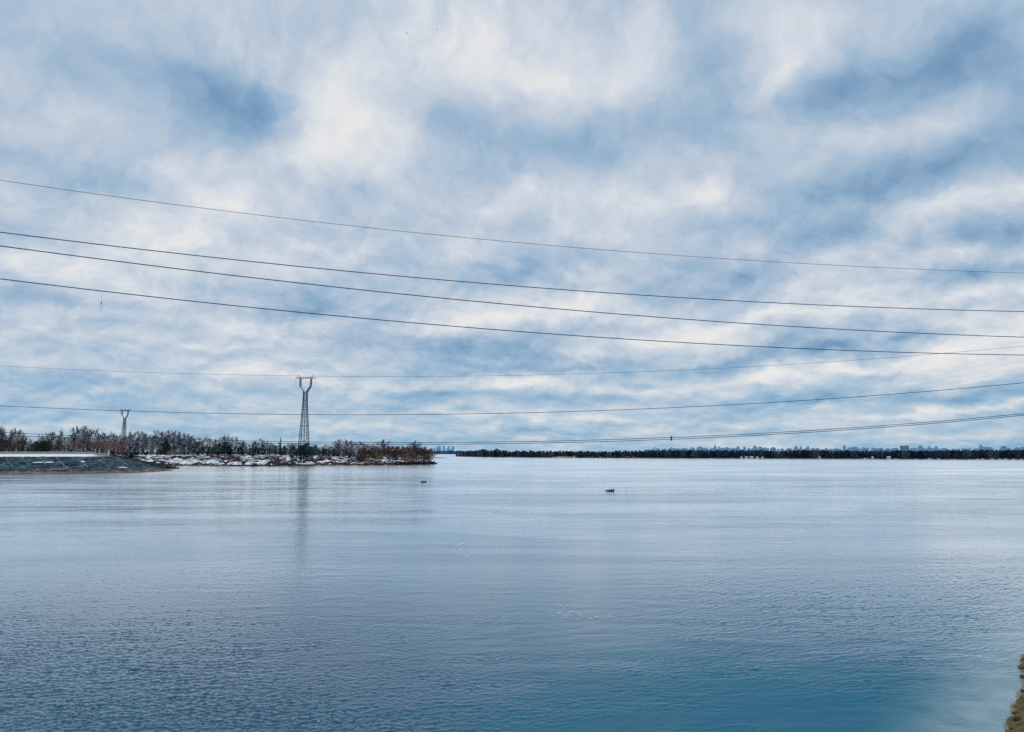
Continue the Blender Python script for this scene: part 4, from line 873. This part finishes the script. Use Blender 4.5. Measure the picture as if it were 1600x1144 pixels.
# ------------------------------------------------------------------ birds
def bird(pos, span, rz, flap, label, name='bird'):
    m_ = MB(); n = 10; st = [(-.5, .012), (-.42, .05), (-.25, .085), (0, .11), (.2, .09), (.3, .055), (.38, .06), (.45, .045), (.5, .02), (.58, .004)]
    vs = [(x * .6, r_ * math.cos(2 * PI * k / 8) * .8, r_ * math.sin(2 * PI * k / 8) * .7 + (.02 if x > .3 else 0)) for x, r_ in st for k in range(8)]
    fs = [(i * 8 + k, (i + 1) * 8 + k, (i + 1) * 8 + (k + 1) % 8, i * 8 + (k + 1) % 8) for i in range(len(st) - 1) for k in range(8)]
    m_.add(vs, fs)
    for s_ in (-1, 1):                   # wings: inner and outer sections, bent at the wrist
        a = flap; z1 = .22 * math.sin(a); z2 = z1 + .28 * math.sin(a * .3 - .15)
        m_.add([(.12, s_ * .04, .04), (-.10, s_ * .04, .03), (-.08, s_ * .25, .03 + z1), (.15, s_ * .25, .05 + z1), (-.16, s_ * .5, .03 + z2), (-.04, s_ * .5, .04 + z2)], [(0, 1, 2, 3), (3, 2, 4, 5)])
    m_.add([(-.24, -.03, 0), (-.24, .03, 0), (-.40, .08, 0), (-.40, -.08, 0)], [(0, 1, 2, 3)])
    o = m_.build(name, M['feather'], None, True); o.location = pos; o.scale = (span,) * 3; o.rotation_euler = (0, .1, rz); tag(o, label, 'bird'); return o
for px, py, Y, sp, rz, fl_, lab in ((635.6, 52.2, 230, .75, .5, .9, 'left bird of the high pair near the top of the sky'), (683, 47.3, 250, .75, -.4, .8, 'right bird of the high pair near the top of the sky'), (706, 153, 300, .5, 1, .5, 'tiny bird below the high pair'),
        (619.7, 320, 230, .6, 2, .6, 'lone bird above the topmost cable, left of centre'), (885.5, 211.5, 250, .6, .2, .9, 'lone bird in the middle of the sky'), (931.5, 680.5, 260, 1.0, 1.2, 1.1, 'bird flying low just above the close pair of cables'),
        (637, 611, 420, .8, .3, .7, 'first of four birds in a line right of the tall pylon'), (641, 613.2, 430, .8, .2, .3, 'second of four birds in a line right of the tall pylon'), (646, 612.5, 440, .8, .5, .8, 'third of four birds in a line right of the tall pylon'), (651, 614, 430, .8, .1, .6, 'fourth of four birds in a line right of the tall pylon')):
    bird(at(px, py, Y), sp, rz, fl_, lab)
bd = bird(hit(695, 728.6) + Vector((0, 0, .12)), 1.6, .2, -.5, 'dark waterfowl floating on the river off the tip of the spit', 'waterfowl')

# ------------------------------------------------------------------ people and boats
def skin_obj(name, joints, edges, m, parent=None, sub=1):
    me = bpy.data.meshes.new(name); me.from_pydata([j[0] for j in joints], edges, []); me.materials.append(m)
    o = link(name, me, parent); md = o.modifiers.new('skin', 'SKIN'); md.use_smooth_shade = True
    if not me.skin_vertices: return o
    for i, j in enumerate(joints):
        r_ = j[1]; me.skin_vertices[0].data[i].radius = (r_, r_) if not hasattr(r_, '__len__') else r_
    me.skin_vertices[0].data[0].use_root = True
    s_ = o.modifiers.new('sub', 'SUBSURF'); s_.levels = sub; s_.render_levels = sub
    return o
def seated_person(loc, rz, coat, label, reach=.5, lean=.12):
    root = empty('person', loc, rz); tag(root, label, 'person')
    # pelvis at seat height 0.35 above the floor, facing +x
    J = [((0, 0, .38), .15), ((.03 + lean * .3, 0, .60), .14), ((.04 + lean, 0, .82), (.17, .13)), ((.05 + lean, 0, .95), .06), ((.08 + lean, 0, 1.03), .075), ((.09 + lean, 0, 1.14), .095), ((.08 + lean, 0, 1.23), .06)]
    E = [(0, 1), (1, 2), (2, 3), (3, 4), (4, 5), (5, 6)]
    hands = []
    for s_ in (-1, 1):
        b = len(J); J += [((.04 + lean, s_ * .19, .88), .06), ((.16 + lean, s_ * .25, .65), .045), ((.42 + lean * reach, s_ * .14, .60), .032), ((.47 + lean * reach, s_ * .12, .60), (.035, .02))]
        E += [(2, b), (b, b + 1), (b + 1, b + 2), (b + 2, b + 3)]
        w0 = Vector((.49 + lean * reach, s_ * .12, .60))
        for f_, (dy, ln) in enumerate(((-.03, .065), (-.01, .075), (.01, .07), (.03, .055))):
            c = len(J); J += [((w0.x + .02, w0.y + dy, w0.z), .009), ((w0.x + .02 + ln * .6, w0.y + dy, w0.z - .015), .008), ((w0.x + ln * .8, w0.y + dy, w0.z - .05), .007)]; E += [(b + 3, c), (c, c + 1), (c + 1, c + 2)]
        c = len(J); J += [((w0.x - .01, w0.y - s_ * .045, w0.z + .005), .010), ((w0.x + .03, w0.y - s_ * .055, w0.z - .02), .009)]; E += [(b + 3, c), (c, c + 1)]
        b = len(J); J += [((.04, s_ * .10, .37), .10), ((.46, s_ * .14, .46), .07), ((.50, s_ * .15, .08), .05), ((.64, s_ * .16, .04), .04)]
        E += [(0, b), (b, b + 1), (b + 1, b + 2), (b + 2, b + 3)]
    skin_obj('body', J, E, M['skin'] if False else coat, root)
    m_ = MB(); m_.blob((.10 + lean, 0, 1.15), (.095, .078, .125), 14, 10)
    m_.blob((.198 + lean, 0, 1.14), (.022, .015, .025), 6, 5)
    m_.build('face', M['skin'], root, True)
    m_ = MB(); m_.blob((.075 + lean, 0, 1.20), (.11, .10, .11), 14, 8); m_.blob((.15 + lean, 0, 1.205), (.09, .08, .015), 10, 4); m_.build('cap', M['hair'], root, True)
    m_ = MB()
    for s_ in (-1, 1): m_.blob((.188 + lean, s_ * .03, 1.165), (.008, .012, .008), 6, 5)
    m_.build('eyes', M['hair'], root)
    return root
def rowboat(loc, rz, L, label):
    e = empty('inflatable_boat', loc, rz); tag(e, label, 'boat')
    m_ = MB(); P_ = []; W = .62                     # inflated tube round the boat
    for i in range(25):
        t = i / 24; a = PI * (t * 1.0) - PI / 2
        P_.append(None)
    path = [(-L / 2, -W), (-L / 4, -W), (0, -W), (L * .22, -W * .98), (L * .38, -W * .8), (L * .48, -W * .35), (L * .5, 0), (L * .48, W * .35), (L * .38, W * .8), (L * .22, W * .98), (0, W), (-L / 4, W), (-L / 2, W)]
    pts_ = [Vector((x, y, .22 + (.14 * max(0, (x / L - .2) / .3)))) for x, y in path]
    for a, b in zip(pts_[:-1], pts_[1:]): m_.bar(a, b, .2, .2, 10)
    for p_ in pts_[1:-1]: m_.blob(p_, (.2, .2, .2), 10, 6)
    for p_ in (pts_[0], pts_[-1]): m_.bar(p_, p_ + Vector((-.35, 0, .04)), .2, .04, 10)
    m_.build('tube', M['rubber'], e, True)
    m_ = MB(); m_.box((0 - .02, 0, .1), (L * .86, W * 1.7, .05)); m_.build('floor', M['cloth_dark'], e)
    m_ = MB(); m_.box((-L / 2 + .05, 0, .3), (.05, W * 1.6, .42)); m_.build('transom', M['cloth_dark'], e)
    for x in (-.45, .55):
        m_ = MB(); m_.box((x, 0, .36), (.24, W * 1.9, .04)); m_.build('seat', M['cloth_dark'], e)
    mo = MB(); mo.box((-L / 2 - .12, 0, .72), (.42, .26, .34)); mo.blob((-L / 2 - .12, 0, .88), (.22, .14, .12), 10, 6); mo.bar((-L / 2 - .08, 0, .6), (-L / 2 - .12, 0, -.3), .07, .05, 8); mo.bar((-L / 2 + .1, 0, .72), (-L / 2 + .55, 0, .82), .03, .03, 6)
    mo.build('outboard_motor', M['rubber'], e, True)
    return e
b1 = hit(952.6, 767.6); rowboat((b1.x, b1.y, 0), PI, 3.0, 'dark inflatable boat with an outboard motor, alone in the middle of the river')
seated_person((b1.x + .15, b1.y, .12), PI, M['cloth_pale'], 'angler in a pale jacket and dark cap seated in the middle of the nearer boat')
m_ = MB(); m_.blob((0, 0, .28), (.42, .34, .36), 12, 8, .08); m_.bar((-.3, 0, .5), (.3, 0, .5), .05, .05, 6); o = m_.build('gear_bag', M['cloth_dark'], None, True); o.location = (b1.x + .75, b1.y, .13); tag(o, 'dark rounded gear bag behind the angler in the nearer boat', 'bag')
b2 = hit(661.2, 753.9); rowboat((b2.x, b2.y, 0), PI + .95, 3.0, 'small dark inflatable boat farther off, left of centre')
seated_person((b2.x, b2.y, .12), PI + .95, M['cloth_dark'], 'dark-clothed angler seated in the farther boat')

# ------------------------------------------------------------------ sun glints and foam streaks on the water, shaped as white flecks
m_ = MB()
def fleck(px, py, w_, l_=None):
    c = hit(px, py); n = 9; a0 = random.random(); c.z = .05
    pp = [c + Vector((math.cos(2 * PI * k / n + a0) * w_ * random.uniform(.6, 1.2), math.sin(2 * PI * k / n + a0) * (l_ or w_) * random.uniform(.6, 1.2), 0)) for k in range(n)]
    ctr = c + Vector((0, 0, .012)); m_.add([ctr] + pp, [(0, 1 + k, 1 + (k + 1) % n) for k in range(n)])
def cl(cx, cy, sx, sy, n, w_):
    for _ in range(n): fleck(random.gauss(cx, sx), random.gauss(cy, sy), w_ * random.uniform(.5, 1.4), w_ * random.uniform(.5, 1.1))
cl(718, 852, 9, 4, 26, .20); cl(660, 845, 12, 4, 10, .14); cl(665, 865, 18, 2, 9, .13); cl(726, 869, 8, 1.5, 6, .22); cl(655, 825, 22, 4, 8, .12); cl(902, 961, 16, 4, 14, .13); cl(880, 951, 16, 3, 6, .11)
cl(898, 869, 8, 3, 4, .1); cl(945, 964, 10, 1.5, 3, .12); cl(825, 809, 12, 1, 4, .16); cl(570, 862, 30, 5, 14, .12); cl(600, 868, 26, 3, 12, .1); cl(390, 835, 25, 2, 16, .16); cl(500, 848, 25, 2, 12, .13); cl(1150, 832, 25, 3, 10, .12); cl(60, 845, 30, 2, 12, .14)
tag(m_.build('foam', M['foam']), 'modelled sun glints and foam streaks, small white flecks in loose clusters on calm water', 'foam', kind='stuff')

# ------------------------------------------------------------------ near bank, lower right
shoreN = []
for px, py in ((1548, 1190), (1566, 1144), (1574, 1122), (1583, 1100), (1589, 1085), (1597, 1065), (1594, 1050), (1590, 1036), (1594, 1026), (1600, 1018)): shoreN.append(hit(px, py))
shoreN = [Vector((10, 14, 0)), Vector((16, 26, 0))] + shoreN + [Vector((41.5, 60, 0)), Vector((45.2, 67, 0)), Vector((48.2, 72.6, 0)), Vector((52, 75, 0)), Vector((75, 108, 0)), Vector((140, 200, 0)), Vector((320, 420, 0))]
fine = []
for a, b in zip(shoreN[:-1], shoreN[1:]):
    n = max(1, int((b - a).length / .35)); n = min(n, 40)
    for i in range(n): fine.append(a.lerp(b, i / n))
rows = []
for i, pnt in enumerate(fine):
    j = random.uniform(-.12, .12); r_ = []
    for d, z in ((-.5, -.25), (0, 0.0), (.25, .12), (.6, .30), (1.0, .50), (1.6, .75), (2.4, 1.1), (3.4, 1.5), (5, 1.9), (9, 2.3), (40, 2.6)):
        r_.append((pnt.x + d + j + math.sin(i * .7) * .06, pnt.y - d * .35, z + (random.uniform(-.10, .12) if d > .1 else 0)))
    rows.append(r_)
o = grid('near_bank', rows, ground_mat('mossy_bank', 'near')); tag(o, kind='structure')
spos = [(1588, 1122), (1597, 1108), (1580, 1136), (1594, 1136), (1600, 1124), (1590, 1103), (1599, 1092), (1598, 1078), (1596, 1042), (1598, 1056), (1575, 1142), (1586, 1143), (1600, 1141), (1584, 1112), (1593, 1094)]
ord_ = ['the waterline', 'the upper grass']
def rock_mesh(s_):
    m_ = MB(); m_.blob((0, 0, 0), (1, .8, .6), 9, 6, .16); return m_.mesh('stone', M['stone'])
RM = [rock_mesh(i) for i in range(4)]
for i, (px, py) in enumerate(spos):
    z = .2 + .25 * random.random(); g = hit(px, py, z); s_ = random.uniform(.10, .26)
    o = link('stone', RM[i % 4]); o.location = (g.x, g.y, z - .05); o.scale = (s_,) * 3; o.rotation_euler = (random.uniform(-.2, .2), random.uniform(-.2, .2), random.uniform(0, 6))
    tag(o, 'brown mossy stone half sunk in the near bank at the lower right corner', 'stone', 'stones on the near bank')
m_ = MB()
for _ in range(5200):
    i = random.randrange(8, len(fine) - 60); pnt = fine[i]; d = random.uniform(.7, 6); 
    z = np.interp(d, [0, .25, .6, 1, 1.6, 2.4, 3.4, 5, 9], [0, .12, .3, .5, .75, 1.1, 1.5, 1.9, 2.3])
    m_.blade((pnt.x + d, pnt.y - d * .35, float(z) - .03), Vector((random.gauss(0, .08), random.gauss(0, .08), random.uniform(.10, .34))), .016)
tag(m_.build('bank_grass', M['grass']), 'short dry grass on the near bank in the lower right corner', 'grass', kind='stuff')
m_ = MB()                                 # pale wash at the water's edge
for a in fine[10:-60]:
    if random.random() < .6:
        c = a + Vector((random.uniform(-.3, .05), random.uniform(-.2, .2), .02)); n = 7; w_ = random.uniform(.03, .09)
        m_.add([c + Vector((math.cos(2 * PI * k / n) * w_ * random.uniform(.5, 1), math.sin(2 * PI * k / n) * w_ * 1.6 * random.uniform(.5, 1), random.uniform(0, .006))) for k in range(n)], [tuple(range(n))])
tag(m_.build('edge_foam', M['edge']), 'pale foam washing along the edge of the near bank', 'foam', kind='stuff')

# ------------------------------------------------------------------ render settings
sc.view_settings.view_transform = 'Standard'; sc.view_settings.look = 'None'; sc.view_settings.exposure = 0; sc.view_settings.gamma = 1
sc.cycles.max_bounces = 6; sc.cycles.use_denoising = False
